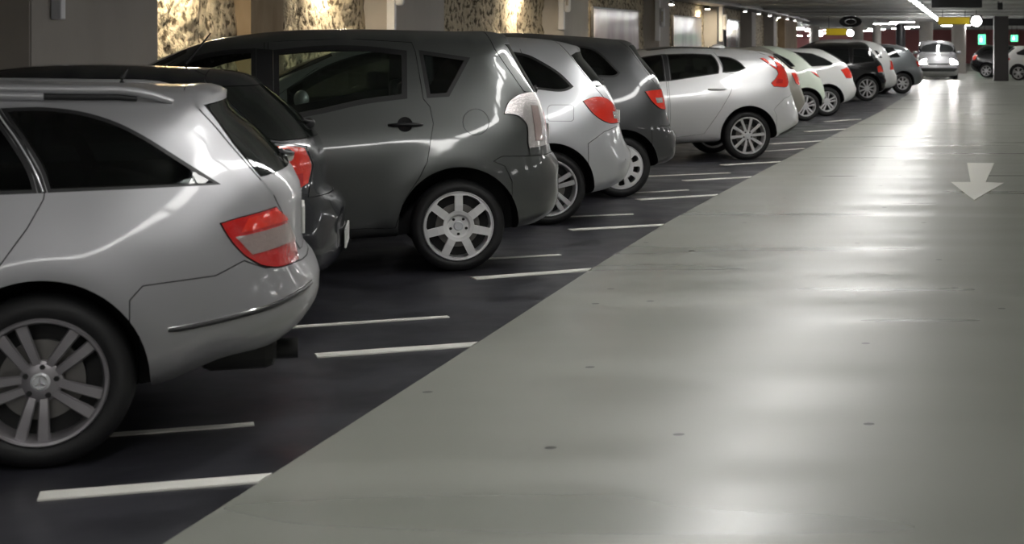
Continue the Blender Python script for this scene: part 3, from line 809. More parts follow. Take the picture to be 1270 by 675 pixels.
# hanging signs
def sign(name, px0, px1, py0, py1, yy, dep, faces, lab, cat='sign'):
    x0, x1 = (px0-PX)*yy/F, (px1-PX)*yy/F; z1, z0 = EYE+(PY-py0)*yy/F, EYE+(PY-py1)*yy/F
    z1 = min(z1, CEIL-.02)
    t = empty(name, ((x0+x1)/2, yy, z0)); tag(t, lab, cat)
    bm = bmesh.new(); box(bm, (0, 0, (z1-z0)/2), (x1-x0, dep, z1-z0), bevel=.01); link('case', bm_mesh(bm), M['black_metal'], t)
    W_, H_ = x1-x0, z1-z0
    if faces:
        bm = bmesh.new(); box(bm, (0, -dep/2-.004, H_/2), (W_*.97, .008, H_*.9)); link('sign_face', bm_mesh(bm), faces, t)
    if CEIL-z1 > .05:
        for s_ in (-1, 1):
            bm = bmesh.new(); tube(bm, [(s_*W_*.35, 0, H_-.01), (s_*W_*.35, 0, CEIL-z0)], .012, 8); link('hanger', bm_mesh(bm), M['black_metal'], t)
    return t
sign('display_board', 1155, 1218, -8, 9.5, 45, .12, None, 'large black board hanging under the ceiling over the lane')
sign('yellow_sign', 1163, 1203, 21, 30.5, 62, .08, M['yellow'], 'long yellow sign hanging left of the round white disc over the lane')
sign('yellow_sign', 1024, 1050, 35, 44, 76, .08, M['yellow'], 'small yellow sign hanging beyond the roofs of the white cars')
for px, py, r, yy, lab in ((1211, 26.3, 6.6, 61.9, 'round white lit disc sign right of the long yellow sign'), (1054.5, 41, 4.2, 75.9, 'small round white lit disc right of the small yellow sign')):
    t = empty('disc_sign', ((px-PX)*yy/F, yy, EYE+(PY-py)*yy/F)); tag(t, lab, 'sign'); R_ = r*yy/F
    bm = bmesh.new(); box(bm, (0, .04, 0), (R_*2.2, .06, R_*2.2), bevel=.01); link('case', bm_mesh(bm), M['black_metal'], t)
    bm = lathe([(.001, 0), (R_*.97, 0), (R_*.97, .02), (.001, .02)], 40, 'y', closed=False); d_ = link('lit_disc', bm_mesh(bm), M['glow'], t); d_.location = (0, -.01, 0)
    bm = bmesh.new(); tube(bm, [(0, .04, R_), (0, .04, CEIL-t.location.z)], .015, 8); link('hanger', bm_mesh(bm), M['black_metal'], t)
t = sign('ceiling_box', 1237, 1243.5, 3.5, 12, 47, .12, None, 'small black box hanging under the ceiling at the right', 'box')
for px0, px1, py0, py1, yy, lab in ((1213, 1222.5, 42, 56, 96, 'green lit exit sign left of the dark square column'), (1253.5, 1262.5, 43, 52, 90, 'green lit exit sign above the white hatchback on the right')):
    t = sign('exit_sign', px0, px1, py0, py1, yy, .08, M['green'], lab)
    bm = bmesh.new(); W_ = (px1-px0)*yy/F; H_ = (py1-py0)*yy/F
    box(bm, (-W_*.12, -.052, H_*.45), (W_*.3, .006, H_*.35)); bmesh.ops.create_cone(bm, segments=10, radius1=.03, radius2=.03, depth=.006, cap_ends=True, matrix=Matrix.Translation((-W_*.1, -.052, H_*.75)) @ Matrix.Rotation(math.pi/2, 4, 'X'))
    link('symbol', bm_mesh(bm), M['pale_green'], t)
# dark lintel on the right
slab('trim_right', M['black_metal'], [((1205-PX)*80/F, 80), (20, 80), (20, 80.4), ((1205-PX)*80/F, 80.4)], CEIL-.36, CEIL-.02)

# ------------------------------------------------------------------ painted bay lines and the arrow
def line(l, r, wd, lab):
    (xa, ya), (xb, yb) = gp(*l), gp(*r); d = Vector((xb-xa, yb-ya)).normalized(); n_ = Vector((-d.y, d.x))*wd/2
    bm = bmesh.new(); zt = .006
    c = [(xa-n_.x, ya-n_.y), (xb-n_.x, yb-n_.y), (xb+n_.x, yb+n_.y), (xa+n_.x, ya+n_.y)]
    if wd > .1:
        # the ends at the lane follow the edge of the lane
        for k in (1, 2):
            for _ in range(6):
                x, y = c[k]; s_ = (edge(y)-x)/d.x; c[k] = (x+d.x*s_, y+d.y*s_)
            c[k] = (c[k][0]-.004, c[k][1])
    v = [bm.verts.new((x, y, zt)) for x, y in c]; u = [bm.verts.new((x, y, -.001)) for x, y in c]
    bm.faces.new(v); bm.faces.new(list(reversed(u)))
    for k in range(4): bm.faces.new((v[k], u[k], u[(k+1) % 4], v[(k+1) % 4]))
    tag(link('bay_line', bm_mesh(bm), M['line']), lab, 'painted line', 'painted bay lines')
LN = [((48, 617), (333, 594), .115, 'thick white bay line nearest the camera below the silver estate'),
 ((128, 541), (315, 527), .055, 'thin white bay line right of the wheel of the near silver estate'),
 ((392, 442), (590, 428), .115, 'thick white bay line just right of the bumper of the near silver estate'),
 ((320, 409), (556, 393.5), .055, 'thin white bay line behind the bumper of the near silver estate'),
 ((587, 346), (733, 335), .115, 'thick white bay line right of the wheel of the grey people carrier'),
 ((540, 325), (695, 316.5), .055, 'thin white bay line behind the wheel of the grey people carrier'),
 ((707, 285.5), (822, 279.5), .115, 'thick white bay line below the tail of the silver tall hatchback'),
 ((660, 271), (785, 266), .055, 'thin white bay line behind the wheel of the silver tall hatchback'),
 ((791, 248), (885, 242.5), .115, 'thick white bay line below the tail of the dark tall hatchback'),
 ((780, 240), (853, 236), .055, 'thin white bay line behind the wheel of the dark tall hatchback'),
 ((849, 224.4), (936, 219.7), .115, 'thick white bay line in the empty bay'),
 ((790, 219.5), (905, 214.7), .055, 'thin white bay line in the empty bay'),
 ((896, 205), (971, 200.8), .115, 'thick white bay line below the wheel of the silver coupe-like hatchback'),
 ((940, 188.5), (996, 184.6), .055, 'thin white bay line behind the wheel of the silver coupe-like hatchback'),
 ((955, 178.8), (1022, 174.8), .115, 'thick white bay line beside the grey-beige hatchback'),
 ((1000, 163.5), (1049, 160.3), .115, 'thick white bay line beside the pale green-white hatchback'),
 ((1024, 151), (1066, 148), .10, 'faint white bay line right of the white hatchback wheel')]
for a in LN: line(*a)
pp = [(447, 237), (600, 238), (550, 345), (652, 350), (487, 445), (358, 345), (467, 345)]
bm = bmesh.new(); pts = [gp(1100+a/4.5, 150+b/4.5) for a, b in pp]
v = [bm.verts.new((x, y, .008)) for x, y in pts]; u = [bm.verts.new((x, y, .002)) for x, y in pts]
bm.faces.new(v); bm.faces.new(list(reversed(u)))
for k in range(7): bm.faces.new((v[k], u[k], u[(k+1) % 7], v[(k+1) % 7]))
tag(link('lane_arrow', bm_mesh(bm), M['line']), 'white arrow painted on the driving lane pointing to the camera', 'arrow')

# ================================================================== THE CARS
def flip_front(xs): return xs
CARS = []
# 1 near silver estate
CARS.append(dict(name='estate_car', cat='car', label='silver estate car with roof rails, nearest the camera at the left edge', pose=(-2.94, 6.30, 18), W=.885, wb=2.76, R=.314, rim=.230, arch=.368,
 wheel='twin', rot=46.4, star=True, alloy=M['alloy_shaded'], paint=M['silver'], glass=M['glass_dark'], rend=.30, rtop=.13, mirror=(-2.02, 1.02), headrest=1.10,
 sil=[(.60,.30),(.82,.35),(.91,.42),(.955,.49),(.968,.575),(.945,.64),(.908,.685),(.898,.80),(.888,.95),(.835,1.045),(.713,1.175),(.598,1.30),(.600,1.332),(.575,1.347),(.40,1.357),(0,1.370),(-.5,1.380),(-1.1,1.375),(-1.5,1.335),(-1.9,1.20),(-2.3,1.03),(-2.5,.97),(-3.0,.9),(-3.4,.75),(-3.55,.6),(-3.56,.35),(-3.4,.22),(-2.5,.19),(-1.4,.19),(0,.2),(.45,.24)],
 cavity=[(.76,.74),(.76,.95),(.46,1.27),(.38,1.30),(-.3,1.32),(-1.1,1.32),(-1.5,1.27),(-2.0,1.04),(-2.15,.9),(-2.2,.5),(-2.1,.36),(-.7,.36),(-.5,.70)],
 crease=[(-3.2,.80,.85,.86,.004,.025),(.30,.345,.97,.51,-.012,.010)], handles=((-.50, -.28, .88),),
 parts=[('side_window','window',[(-.155,1.287),(0,1.288),(.148,1.265),(.247,1.231),(.335,1.184),(.436,1.117),(.537,1.048),(.607,1.000),(.022,.986),(.0,1.05),(-.07,1.17)],{'trim':.013}),
  ('side_window','window',[(-1.02,1.285),(-.60,1.30),(-.19,1.290),(-.10,1.167),(-.03,1.045),(-.012,.985),(-1.02,.968)],{'trim':.013}),
  ('pillar_trim','sides',[(-.188,1.290),(-.157,1.287),(-.072,1.17),(-.002,1.05),(.020,.986),(-.010,.985),(-.028,1.045),(-.098,1.167)],{'mat':M['rubber'],'y':.4,'gap':.0005}),
  ('side_window','window',[(-1.98,1.06),(-1.70,1.19),(-1.40,1.265),(-1.10,1.285),(-1.10,.965),(-1.95,.955)],{'trim':.013}),
  ('windshield','full',[(-2.24,.99),(-2.18,1.00),(-1.62,1.255),(-1.52,1.30),(-1.50,1.5),(-2.6,1.3),(-2.6,1.06)],{'mat':M['glass_rear']}),
  ('tail_lamp','sides',[(.603,.862),(.644,.873),(.80,.902),(.832,.853),(.868,.753),(.885,.668),(.821,.668),(.764,.683),(.701,.725),(.648,.784)],{'mat':M['red'],'y':.40,'bulge':.004,'subs':[('reversing_lamp',[(.657,.808),(.84,.83),(.865,.755),(.714,.738)],M['smoke']),('upper_lens',[(.70,.872),(.80,.89),(.832,.853),(.838,.84),(.675,.822)],M['redb'])]}),
  ('rear_window','full',[(.535,1.288),(.645,1.135),(.745,1.012),(.84,1.022),(1.1,1.05),(1.1,1.29),(.62,1.302)],{'mat':M['glass_rear'],'gap':.005}),
  ('spoiler','full',[(.43,1.5),(.455,1.34),(.52,1.290),(.585,1.305),(1.0,1.30),(1.0,1.5)],{'gap':.003}),
  ('tailgate','full',[(.50,1.30),(.52,1.27),(.645,1.12),(.745,1.0),(.79,.94),(.825,.86),(.865,.75),(.885,.70),(1.3,.70),(1.3,1.05),(.84,1.04),(.62,1.31)],{'gap':.004}),
  ('front_bumper','full',[(-4,.1),(-3.15,.1),(-3.15,.55),(-3.4,.62),(-4,.62)],{}),
  ('headlamp','sides',[(-3.62,.60),(-3.30,.62),(-3.12,.80),(-3.30,.86),(-3.62,.75)],{'mat':M['clear']}),
  ('bumper','full',[(.30,.60),(.344,.650),(.589,.674),(.689,.722),(.764,.682),(.90,.668),(1.3,.69),(1.3,.1),(.30,.1)],{'gap':.004}),
  ('door','sides',[(-.215,1.345),(-.160,1.29),(-.064,1.167),(.014,.99),(.011,.963),(-.038,.864),(-.128,.729),(-.22,.66),(-.40,.52),(-.47,.28),(-1.06,.27),(-1.06,1.345)],{'y':.55,'gap':.004}),
  ('door','sides',[(-1.08,1.345),(-1.08,.27),(-2.15,.27),(-2.22,.95),(-1.62,1.28),(-1.4,1.345)],{'y':.55,'gap':.004}),
 ]))
# 2 dark small hatch
CARS.append(dict(name='small_hatchback', label='near-black small hatchback between the silver estate and the grey people carrier', pose=(-3.39, 9.53, 14.5), W=.815, wb=2.46, R=.30, rim=.20, wheel='multi', paint=M['black_blue'], glass=M['glass_dark'], rend=.42, rtop=.15, rear_taper=.10, mirror=(-1.85,1.0), dx=.14, headrest=1.1,
 sil=[(.46,.22),(.60,.23),(.665,.30),(.69,.41),(.68,.50),(.69,.585),(.665,.63),(.60,.672),(.575,.70),(.57,.78),(.565,.88),(.535,.975),(.47,1.055),(.35,1.175),(.215,1.29),(.18,1.325),(.12,1.352),(0,1.375),(-.3,1.395),(-.7,1.408),(-1.1,1.39),(-1.5,1.31),(-1.9,1.13),(-2.2,1.0),(-2.6,.93),(-2.95,.82),(-3.15,.6),(-3.17,.35),(-3.0,.22),(-2,.18),(-.5,.19)],
 cavity=[(.45,.74),(.45,.95),(.05,1.27),(-.3,1.33),(-1.1,1.32),(-1.5,1.22),(-1.9,1.02),(-1.95,.5),(-1.85,.36),(-.65,.36),(-.45,.70)], seats=((-1.35,.46),(-.5,1.15)),
 parts=[('side_window','window',[(-.80,1.30),(-.35,1.285),(-.12,1.24),(.05,1.09),(.10,1.0),(-.80,.97)],{}),
  ('side_window','window',[(-1.72,1.08),(-1.5,1.19),(-1.2,1.28),(-.86,1.30),(-.86,.965),(-1.70,.95)],{}),
  ('windshield','full',[(-2.1,1.0),(-1.95,1.03),(-1.48,1.24),(-1.40,1.29),(-1.4,1.5),(-2.4,1.4)],{'mat':M['glass_rear']}),
  ('tail_lamp','sides',[(.24,.945),(.32,.96),(.40,.958),(.48,.94),(.515,.84),(.50,.74),(.44,.705),(.38,.76),(.30,.87)],{'mat':M['redb'],'y':.42,'bulge':.005,'subs':[('indicator',[(.30,.90),(.36,.90),(.40,.82),(.36,.80)],M['amber']),('lower_lens',[(.42,.80),(.47,.80),(.47,.74),(.43,.715),(.395,.755)],M['red'])]}),
  ('rear_window','full',[(.0,1.29),(.12,1.18),(.29,1.0),(.36,.985),(.8,.99),(.8,1.29)],{'mat':M['glass_rear'],'gap':.005}),
  ('tailgate','full',[(-.06,1.5),(-.05,1.325),(-.02,1.28),(.12,1.165),(.28,.985),(.40,.968),(.485,.945),(.52,.84),(.505,.73),(.50,.66),(1.0,.66),(1.0,1.5)],{'gap':.004}),
  ('bumper','full',[(.30,.60),(.36,.66),(.44,.685),(1.0,.655),(1.0,.1),(.30,.1)],{'gap':.004}),
  ('front_bumper','full',[(-4,.1),(-2.85,.1),(-2.85,.5),(-4,.56)],{}),
  ('headlamp','sides',[(-3.5,.60),(-2.95,.62),(-2.8,.80),(-3.5,.8)],{'mat':M['clear']}),
  ('door','sides',[(-.83,1.34),(-.83,.26),(-1.82,.26),(-1.95,.95),(-1.5,1.25),(-1.3,1.34)],{'y':.5,'gap':.004}),
  ('rear_reflector','sides',[(.50,.325),(.64,.335),(.64,.30),(.50,.29)],{'mat':M['red'],'y':.3,'bulge':.004}),
 ]))
# 3 grey people carrier
CARS.append(dict(name='people_carrier', label='dark grey people carrier with clear tail lamps and silver wheel covers', pose=(-2.706, 11.804, 18.5), tumble=.78, W=.885, wb=2.75, R=.308, rim=.232, arch=.395, wheel='cover7', rot=90, paint=M['grey'], glass=M['glass'], rend=.30, rtop=.14, flare=(.026,.09), mirror=(-2.05,1.05), headrest=1.18,
 sil=[(.40,.24),(.58,.27),(.70,.34),(.745,.42),(.755,.60),(.755,.70),(.725,.752),(.69,.785),(.685,.82),(.665,.99),(.63,1.13),(.60,1.20),(.50,1.38),(.41,1.55),(.395,1.585),(.33,1.605),(.05,1.613),(-.286,1.622),(-.723,1.627),(-1.097,1.615),(-1.359,1.588),(-1.618,1.54),(-1.80,1.468),(-1.95,1.40),(-2.3,1.20),(-2.75,1.02),(-3.2,.88),(-3.5,.70),(-3.6,.5),(-3.58,.3),(-3.4,.2),(-1.5,.19),(-.6,.2),(-.2,.22)],
 cavity=[(.55,.74),(.55,1.0),(.28,1.50),(-.3,1.56),(-1.1,1.555),(-1.5,1.50),(-1.9,1.34),(-2.25,1.12),(-2.25,.5),(-2.1,.36),(-.75,.36),(-.52,.72)],
 crease=[(-3.0,.84,.62,1.03,.005,.03)], handles=((-.455,-.235,.985),), handle_mat=M['black_metal'], seats=((-1.75,.5),(-.75,1.2)),
 parts=[('side_window','window',[(-1.175,1.483),(-.857,1.512),(-.611,1.510),(-.322,1.478),(-.328,1.158),(-.625,1.120),(-.869,1.066),(-1.17,1.010)],{'trim':.034}),
  ('side_window','window',[(-1.93,1.285),(-1.80,1.372),(-1.68,1.435),(-1.50,1.478),(-1.285,1.495),(-1.275,1.00),(-1.60,.955),(-1.93,.93)],{'trim':.03}),
  ('pillar_trim','sides',[(-1.283,1.494),(-1.178,1.484),(-1.172,1.012),(-1.273,1.0)],{'mat':M['rubber'],'y':.4,'gap':.001}),
  ('side_window','window',[(-.245,1.482),(.095,1.430),(-.055,1.168),(-.200,1.160)],{'trim':.026,'mat':M['glass_dark']}),
  ('windshield','full',[(-2.55,1.09),(-2.40,1.10),(-1.95,1.33),(-1.72,1.465),(-1.72,1.8),(-2.8,1.5)],{'mat':M['glass_rear']}),
  ('tail_lamp','sides',[(.303,1.046),(.333,1.123),(.388,1.166),(.507,1.190),(.60,1.18),(.66,1.05),(.70,.80),(.69,.772),(.484,.768),(.462,.826),(.444,.993),(.40,1.032)],{'mat':M['clear'],'y':.42,'bulge':.006,'subs':[('red_lens',[(.50,1.10),(.56,1.09),(.58,.86),(.52,.86)],M['smoke']),('lower_trim',[(.47,.815),(.72,.83),(.72,.772),(.474,.768)],M['grey'])]}),
  ('rear_window','full',[(.345,1.525),(.375,1.50),(.52,1.225),(.555,1.175),(.9,1.175),(.9,1.54)],{'mat':M['glass_rear'],'gap':.006}),
  ('tailgate','full',[(.20,1.8),(.235,1.577),(.262,1.486),(.456,1.195),(.52,1.18),(.60,1.16),(.65,1.05),(.68,.80),(.69,.77),(1.2,.77),(1.2,1.8)],{'gap':.005}),
  ('bumper','full',[(.345,.60),(.30,.70),(.22,.735),(.282,.769),(.466,.765),(.70,.760),(1.2,.77),(1.2,.1),(.345,.1)],{'gap':.004}),
  ('fuel_flap','sides',arc(.115,.998,.088,0,345,23),{'y':.5,'gap':.003,'near':True}),
  ('front_bumper','full',[(-4,.1),(-3.2,.1),(-3.2,.55),(-4,.62)],{}),
  ('headlamp','sides',[(-3.7,.62),(-3.30,.64),(-3.05,.90),(-3.7,.85)],{'mat':M['clear']}),
  ('door','sides',[(-.285,1.535),(-.263,1.462),(-.222,1.156),(-.182,1.105),(-.162,.992),(-.206,.741),(-.256,.641),(-.354,.492),(-.413,.305),(-1.21,.305),(-1.21,1.54),(-.7,1.56)],{'y':.55,'gap':.004}),
  ('door','sides',[(-1.23,1.54),(-1.23,.305),(-2.28,.305),(-2.33,1.0),(-1.93,1.33),(-1.68,1.47),(-1.4,1.53)],{'y':.55,'gap':.004}),
  ('handle','dent',arc(-.347,.988,.05,0,345,17)),
 ]))
# 4 silver tall hatch
CARS.append(dict(name='tall_hatchback', label='light silver tall hatchback with red swept tail lamps, right of the grey people carrier', pose=(-2.64, 14.861, 21), W=.88, wb=2.78, R=.312, rim=.237, arch=.378, wheel='twin', rot=22, paint=M['silver_light'], glass=M['glass_dark'], rend=.34, rtop=.15, rear_taper=.10, mirror=(-2.0,1.05),
 sil=[(.40,.22),(.60,.26),(.76,.34),(.82,.46),(.835,.53),(.82,.60),(.77,.68),(.745,.75),(.73,.82),(.69,1.0),(.60,1.18),(.49,1.33),(.40,1.45),(.405,1.49),(.33,1.52),(.24,1.543),(-.04,1.577),(-.32,1.587),(-.8,1.595),(-1.3,1.56),(-1.8,1.42),(-2.3,1.2),(-2.8,1.03),(-3.2,.9),(-3.45,.7),(-3.5,.4),(-3.3,.21),(-1.5,.19),(-.5,.2)],
 cavity=[(.55,.74),(.55,1.0),(.25,1.42),(-.3,1.52),(-1.1,1.53),(-1.5,1.46),(-2.2,1.12),(-2.25,.5),(-2.1,.36),(-.75,.36),(-.52,.72)],
 parts=[('side_window','window',[(-.95,1.485),(-.508,1.477),(-.263,1.458),(-.139,1.432),(-.014,1.366),(.119,1.274),(.225,1.160),(.20,1.143),(-.121,1.138),(-.95,1.09)],{'trim':.02,'mat':M['glass_dark']}),
  ('side_window','window',[(-2.1,1.16),(-1.75,1.36),(-1.4,1.46),(-1.02,1.485),(-1.02,1.085),(-2.1,1.02)],{}),
  ('windshield','full',[(-2.55,1.13),(-2.3,1.17),(-1.85,1.36),(-1.72,1.42),(-1.72,1.8),(-2.8,1.5)],{'mat':M['glass_rear']}),
  ('tail_lamp','sides',[(.291,1.035),(.333,1.055),(.547,1.045),(.62,.99),(.68,.86),(.66,.835),(.506,.846),(.376,.924)],{'mat':M['redb'],'y':.42,'bulge':.006,'subs':[('reversing_lamp',[(.57,.94),(.64,.93),(.65,.87),(.58,.88)],M['clear'])]}),
  ('rear_window','full',[(.235,1.425),(.30,1.452),(.8,1.47),(.8,1.165),(.50,1.160),(.438,1.150)],{'mat':M['glass_rear'],'gap':.006}),
  ('tailgate','full',[(.13,1.8),(.15,1.56),(.24,1.40),(.43,1.135),(.50,1.06),(.57,1.03),(.62,.97),(.67,.84),(.67,.79),(1.2,.79),(1.2,1.8)],{'gap':.004}),
  ('bumper','full',[(.32,.68),(.469,.778),(.60,.812),(1.2,.79),(1.2,.1),(.32,.1)],{'gap':.004}),
  ('fuel_flap','sides',[(0,1.0),(.02,1.01),(.19,1.008),(.212,.99),(.205,.885),(.185,.868),(-.005,.872),(-.022,.89),(-.015,.98)],{'y':.5,'gap':.003,'near':True}),
  ('front_bumper','full',[(-4,.1),(-3.15,.1),(-3.15,.55),(-4,.62)],{}),
  ('headlamp','sides',[(-3.7,.62),(-3.25,.64),(-3.05,.88),(-3.7,.85)],{'mat':M['clear']}),
  ('door','sides',[(-.98,1.55),(-.98,.3),(-.47,.3),(-.42,.52),(-.25,.70),(-.14,.9),(-.12,1.10),(-.2,1.50)],{'y':.55,'gap':.004}),
  ('door','sides',[(-1.0,1.55),(-1.0,.3),(-2.28,.3),(-2.33,1.0),(-1.9,1.30),(-1.68,1.43),(-1.4,1.52)],{'y':.55,'gap':.004}),
 ], handles=((-.45,-.25,.97),)))
# 5 graphite hatch
CARS.append(dict(name='compact_car', label='dark graphite compact car right of the light silver tall hatchback', pose=(-2.40, 17.52, 22), W=.865, wb=2.57, R=.305, rim=.222, arch=.372, wheel='cover9', rot=90, paint=M['grey_a'], glass=M['glass_dark'], rend=.30, rtop=.15, mirror=(-1.9,1.1),
 sil=[(.38,.27),(.56,.30),(.66,.36),(.69,.50),(.69,.62),(.64,.70),(.60,.83),(.58,.96),(.55,1.10),(.51,1.20),(.34,1.42),(.28,1.53),(.24,1.555),(.08,1.575),(-.42,1.612),(-.99,1.635),(-1.4,1.60),(-1.8,1.47),(-2.2,1.24),(-2.6,1.05),(-2.95,.9),(-3.2,.7),(-3.25,.4),(-3.1,.22),(-1.5,.2),(-.5,.21)],
 cavity=[(.42,.74),(.42,1.0),(.12,1.46),(-.3,1.54),(-1.1,1.56),(-1.5,1.50),(-2.1,1.15),(-2.1,.5),(-2.0,.36),(-.75,.36),(-.52,.72)], seats=((-1.5,.46),(-.6,1.15)), headrest=1.2,
 parts=[('side_window','window',[(-.95,1.50),(-.5,1.505),(-.241,1.487),(.022,1.238),(0,1.213),(-.187,1.195),(-.95,1.165)],{'trim':.018}),
  ('side_window','window',[(-1.95,1.22),(-1.70,1.38),(-1.4,1.47),(-1.02,1.50),(-1.02,1.16),(-1.95,1.06)],{}),
  ('windshield','full',[(-2.4,1.13),(-2.2,1.17),(-1.8,1.40),(-1.68,1.46),(-1.68,1.8),(-2.6,1.5)],{'mat':M['glass_rear']}),
  ('tail_lamp','sides',[(.249,1.048),(.315,1.058),(.50,1.066),(.54,.95),(.55,.86),(.417,.868),(.329,.932)],{'mat':M['redb'],'y':.40,'bulge':.006,'subs':[('reversing_lamp',[(.36,.98),(.46,.98),(.46,.93),(.37,.93)],M['clear'])]}),
  ('rear_window','full',[(.17,1.50),(.21,1.52),(.7,1.53),(.7,1.19),(.408,1.185),(.379,1.175)],{'mat':M['glass_rear'],'gap':.006}),
  ('tailgate','full',[(.05,1.8),(.10,1.56),(.16,1.47),(.36,1.16),(.42,1.075),(.5,1.06),(.55,.85),(.55,.70),(1.2,.70),(1.2,1.8)],{'gap':.004}),
  ('bumper','full',[(.30,.60),(.30,.675),(.403,.70),(.542,.70),(1.2,.69),(1.2,.1),(.30,.1)],{'gap':.004}),
  ('front_bumper','full',[(-4,.1),(-2.95,.1),(-2.95,.55),(-4,.62)],{}),
  ('headlamp','sides',[(-3.7,.62),(-3.05,.64),(-2.9,.86),(-3.7,.85)],{'mat':M['clear']}),
  ('door','sides',[(-.98,1.56),(-.98,.3),(-2.1,.3),(-2.15,1.0),(-1.9,1.28),(-1.6,1.47),(-1.3,1.54)],{'y':.55,'gap':.004}),
 ]))
# 6 silver hatch with boomerang lamps
CARS.append(dict(name='sleek_hatchback', label='bright silver sleek hatchback with tall angular red lamps, right of the empty bay', pose=(-1.515, 23.197, 22), W=.895, wb=2.65, R=.322, rim=.246, arch=.392, wheel='ten', rot=5, paint=M['silver_bright'], glass=M['glass_dark'], rend=.34, rtop=.14, rear_taper=.08, mirror=(-1.95,1.02), headrest=1.15,
 sil=[(.46,.26),(.62,.30),(.79,.38),(.855,.46),(.865,.62),(.83,.72),(.80,.81),(.755,.96),(.745,1.08),(.71,1.20),(.60,1.345),(.56,1.385),(.50,1.405),(.23,1.445),(-.05,1.468),(-.28,1.480),(-.62,1.492),(-.9,1.49),(-1.2,1.455),(-1.5,1.385),(-1.9,1.2),(-2.3,1.05),(-2.8,.93),(-3.3,.78),(-3.5,.6),(-3.52,.35),(-3.35,.22),(-1.5,.20),(-.6,.21)],
 cavity=[(.60,.74),(.60,1.0),(.35,1.31),(-.3,1.42),(-1.0,1.425),(-1.5,1.30),(-2.1,1.03),(-2.1,.5),(-2.0,.36),(-.75,.36),(-.52,.72)],
 crease=[(-1.2,.80,.6,1.02,.008,.03)], handles=((-.54,-.30,.932),),
 parts=[('side_window','window',[(-1.035,1.392),(-.70,1.400),(-.43,1.388),(-.388,1.335),(-.355,1.20),(-.372,1.135),(-1.035,1.045)],{'trim':.014,'trimmat':M['rubber']}),
  ('side_window','window',[(-.352,1.368),(-.155,1.338),(-.053,1.280),(.012,1.205),(-.02,1.19),(-.097,1.165),(-.322,1.146),(-.312,1.225)],{'trim':.014}),
  ('side_window','window',[(-1.98,1.10),(-1.70,1.22),(-1.35,1.355),(-1.10,1.392),(-1.10,1.04),(-1.98,.99)],{'trim':.014}),
  ('pillar_trim','sides',[(-1.098,1.392),(-1.037,1.392),(-1.037,1.045),(-1.098,1.04)],{'mat':M['rubber'],'y':.4,'gap':.001}),
  ('windshield','full',[(-2.25,1.07),(-2.1,1.10),(-1.62,1.31),(-1.48,1.38),(-1.45,1.6),(-2.6,1.5)],{'mat':M['glass_rear']}),
  ('tail_lamp','sides',[(.228,1.333),(.286,1.338),(.384,1.252),(.456,1.205),(.427,1.302),(.377,1.361),(.44,1.358),(.50,1.32),(.56,1.24),(.64,1.135),(.665,1.03),(.62,.975),(.365,.958),(.335,1.01),(.40,1.06),(.455,1.13),(.445,1.17),(.38,1.221)],{'mat':M['redb'],'y':.40,'bulge':.006,'subs':[('reversing_lamp',[(.395,1.0),(.50,1.0),(.52,1.05),(.44,1.06)],M['red'])]}),
  ('rear_window','full',[(.46,1.345),(.52,1.30),(.60,1.18),(.9,1.18),(.9,1.38),(.55,1.375)],{'mat':M['glass_rear'],'gap':.006}),
  ('roof_panel','full',[(-1.22,1.432),(-.9,1.466),(-.62,1.468),(-.28,1.456),(-.24,1.452),(-.24,1.7),(-1.22,1.7)],{'mat':M['glass_rear'],'gap':.003}),
  ('spoiler','full',[(.27,1.7),(.29,1.405),(.36,1.375),(.56,1.372),(1,1.37),(1,1.7)],{'gap':.004}),
  ('rear_diffuser','full',[(.434,.336),(.715,.466),(1.2,.47),(1.2,.1),(.408,.1)],{'mat':M['plastic'],'gap':.003}),
  ('bumper','full',[(.38,.58),(.34,.66),(.50,.80),(.66,.85),(1.2,.85),(1.2,.1),(.38,.1)],{'gap':.003}),
  ('front_bumper','full',[(-4,.1),(-3.1,.1),(-3.1,.5),(-4,.6)],{}),
  ('headlamp','sides',[(-3.7,.62),(-3.2,.64),(-3.0,.82),(-3.7,.8)],{'mat':M['clear']}),
  ('door','sides',[(-.40,1.44),(-.368,1.398),(-.323,1.252),(-.290,1.151),(-.159,1.131),(-.171,1.039),(-.244,.881),(-.363,.697),(-.607,.357),(-.961,.315),(-1.07,.315),(-1.07,1.45)],{'y':.55,'gap':.004}),
  ('door','sides',[(-1.09,1.44),(-1.09,.315),(-2.15,.315),(-2.2,1.0),(-1.75,1.22),(-1.4,1.38)],{'y':.55,'gap':.004}),
 ]))
# farther cars
def far(name, label, pose, paint_, wheel, rim, R, rear, lamp, glass, top, hood=1.0, wb=2.6, **k):
    h = top
    front = [(-.3,h),(-.9,h+.005),(-1.3,h-.04),(-1.75,h-.22),(-2.15,hood+.03),(-2.7,hood-.08),(-3.15,.78),(-3.35,.6),(-3.36,.35),(-3.2,.22),(-1.5,.2),(-.5,.21)]
    d = dict(name=name, label=label, pose=pose, W=.88, wb=wb, R=R, rim=rim, arch=R+.065, wheel=wheel, rot=90, paint=paint_, fine=False, rend=.30, rtop=.14, mirror=(-1.9, hood+.03),
      sil=rear[::-1]+front if rear[0][1] > rear[-1][1] else rear+front,
      parts=[('side_window','window',g,{'mat':M['glass_black']}) for g in glass]+[
       ('windshield','full',[(-2.15,hood+.06),(-2.0,hood+.08),(-1.55,h-.13),(-1.4,h-.07),(-1.4,h+.3),(-2.6,h+.2)],{'mat':M['glass_black']}),
       ('tail_lamp','sides',lamp,{'mat':M['redb'],'y':.40,'bulge':.006}),
       ('headlamp','sides',[(-3.7,.60),(-3.05,.62),(-2.85,.84),(-3.7,.8)],{'mat':M['clear']}),
       ('door','sides',[(-1.0,h-.05),(-1.0,.3),(-2.1,.3),(-2.15,hood),(-1.75,h-.26),(-1.4,h-.08)],{'y':.55,'gap':.006}),
      ]+k.pop('extra', []))
    d.update(k); CARS.append(d); return d
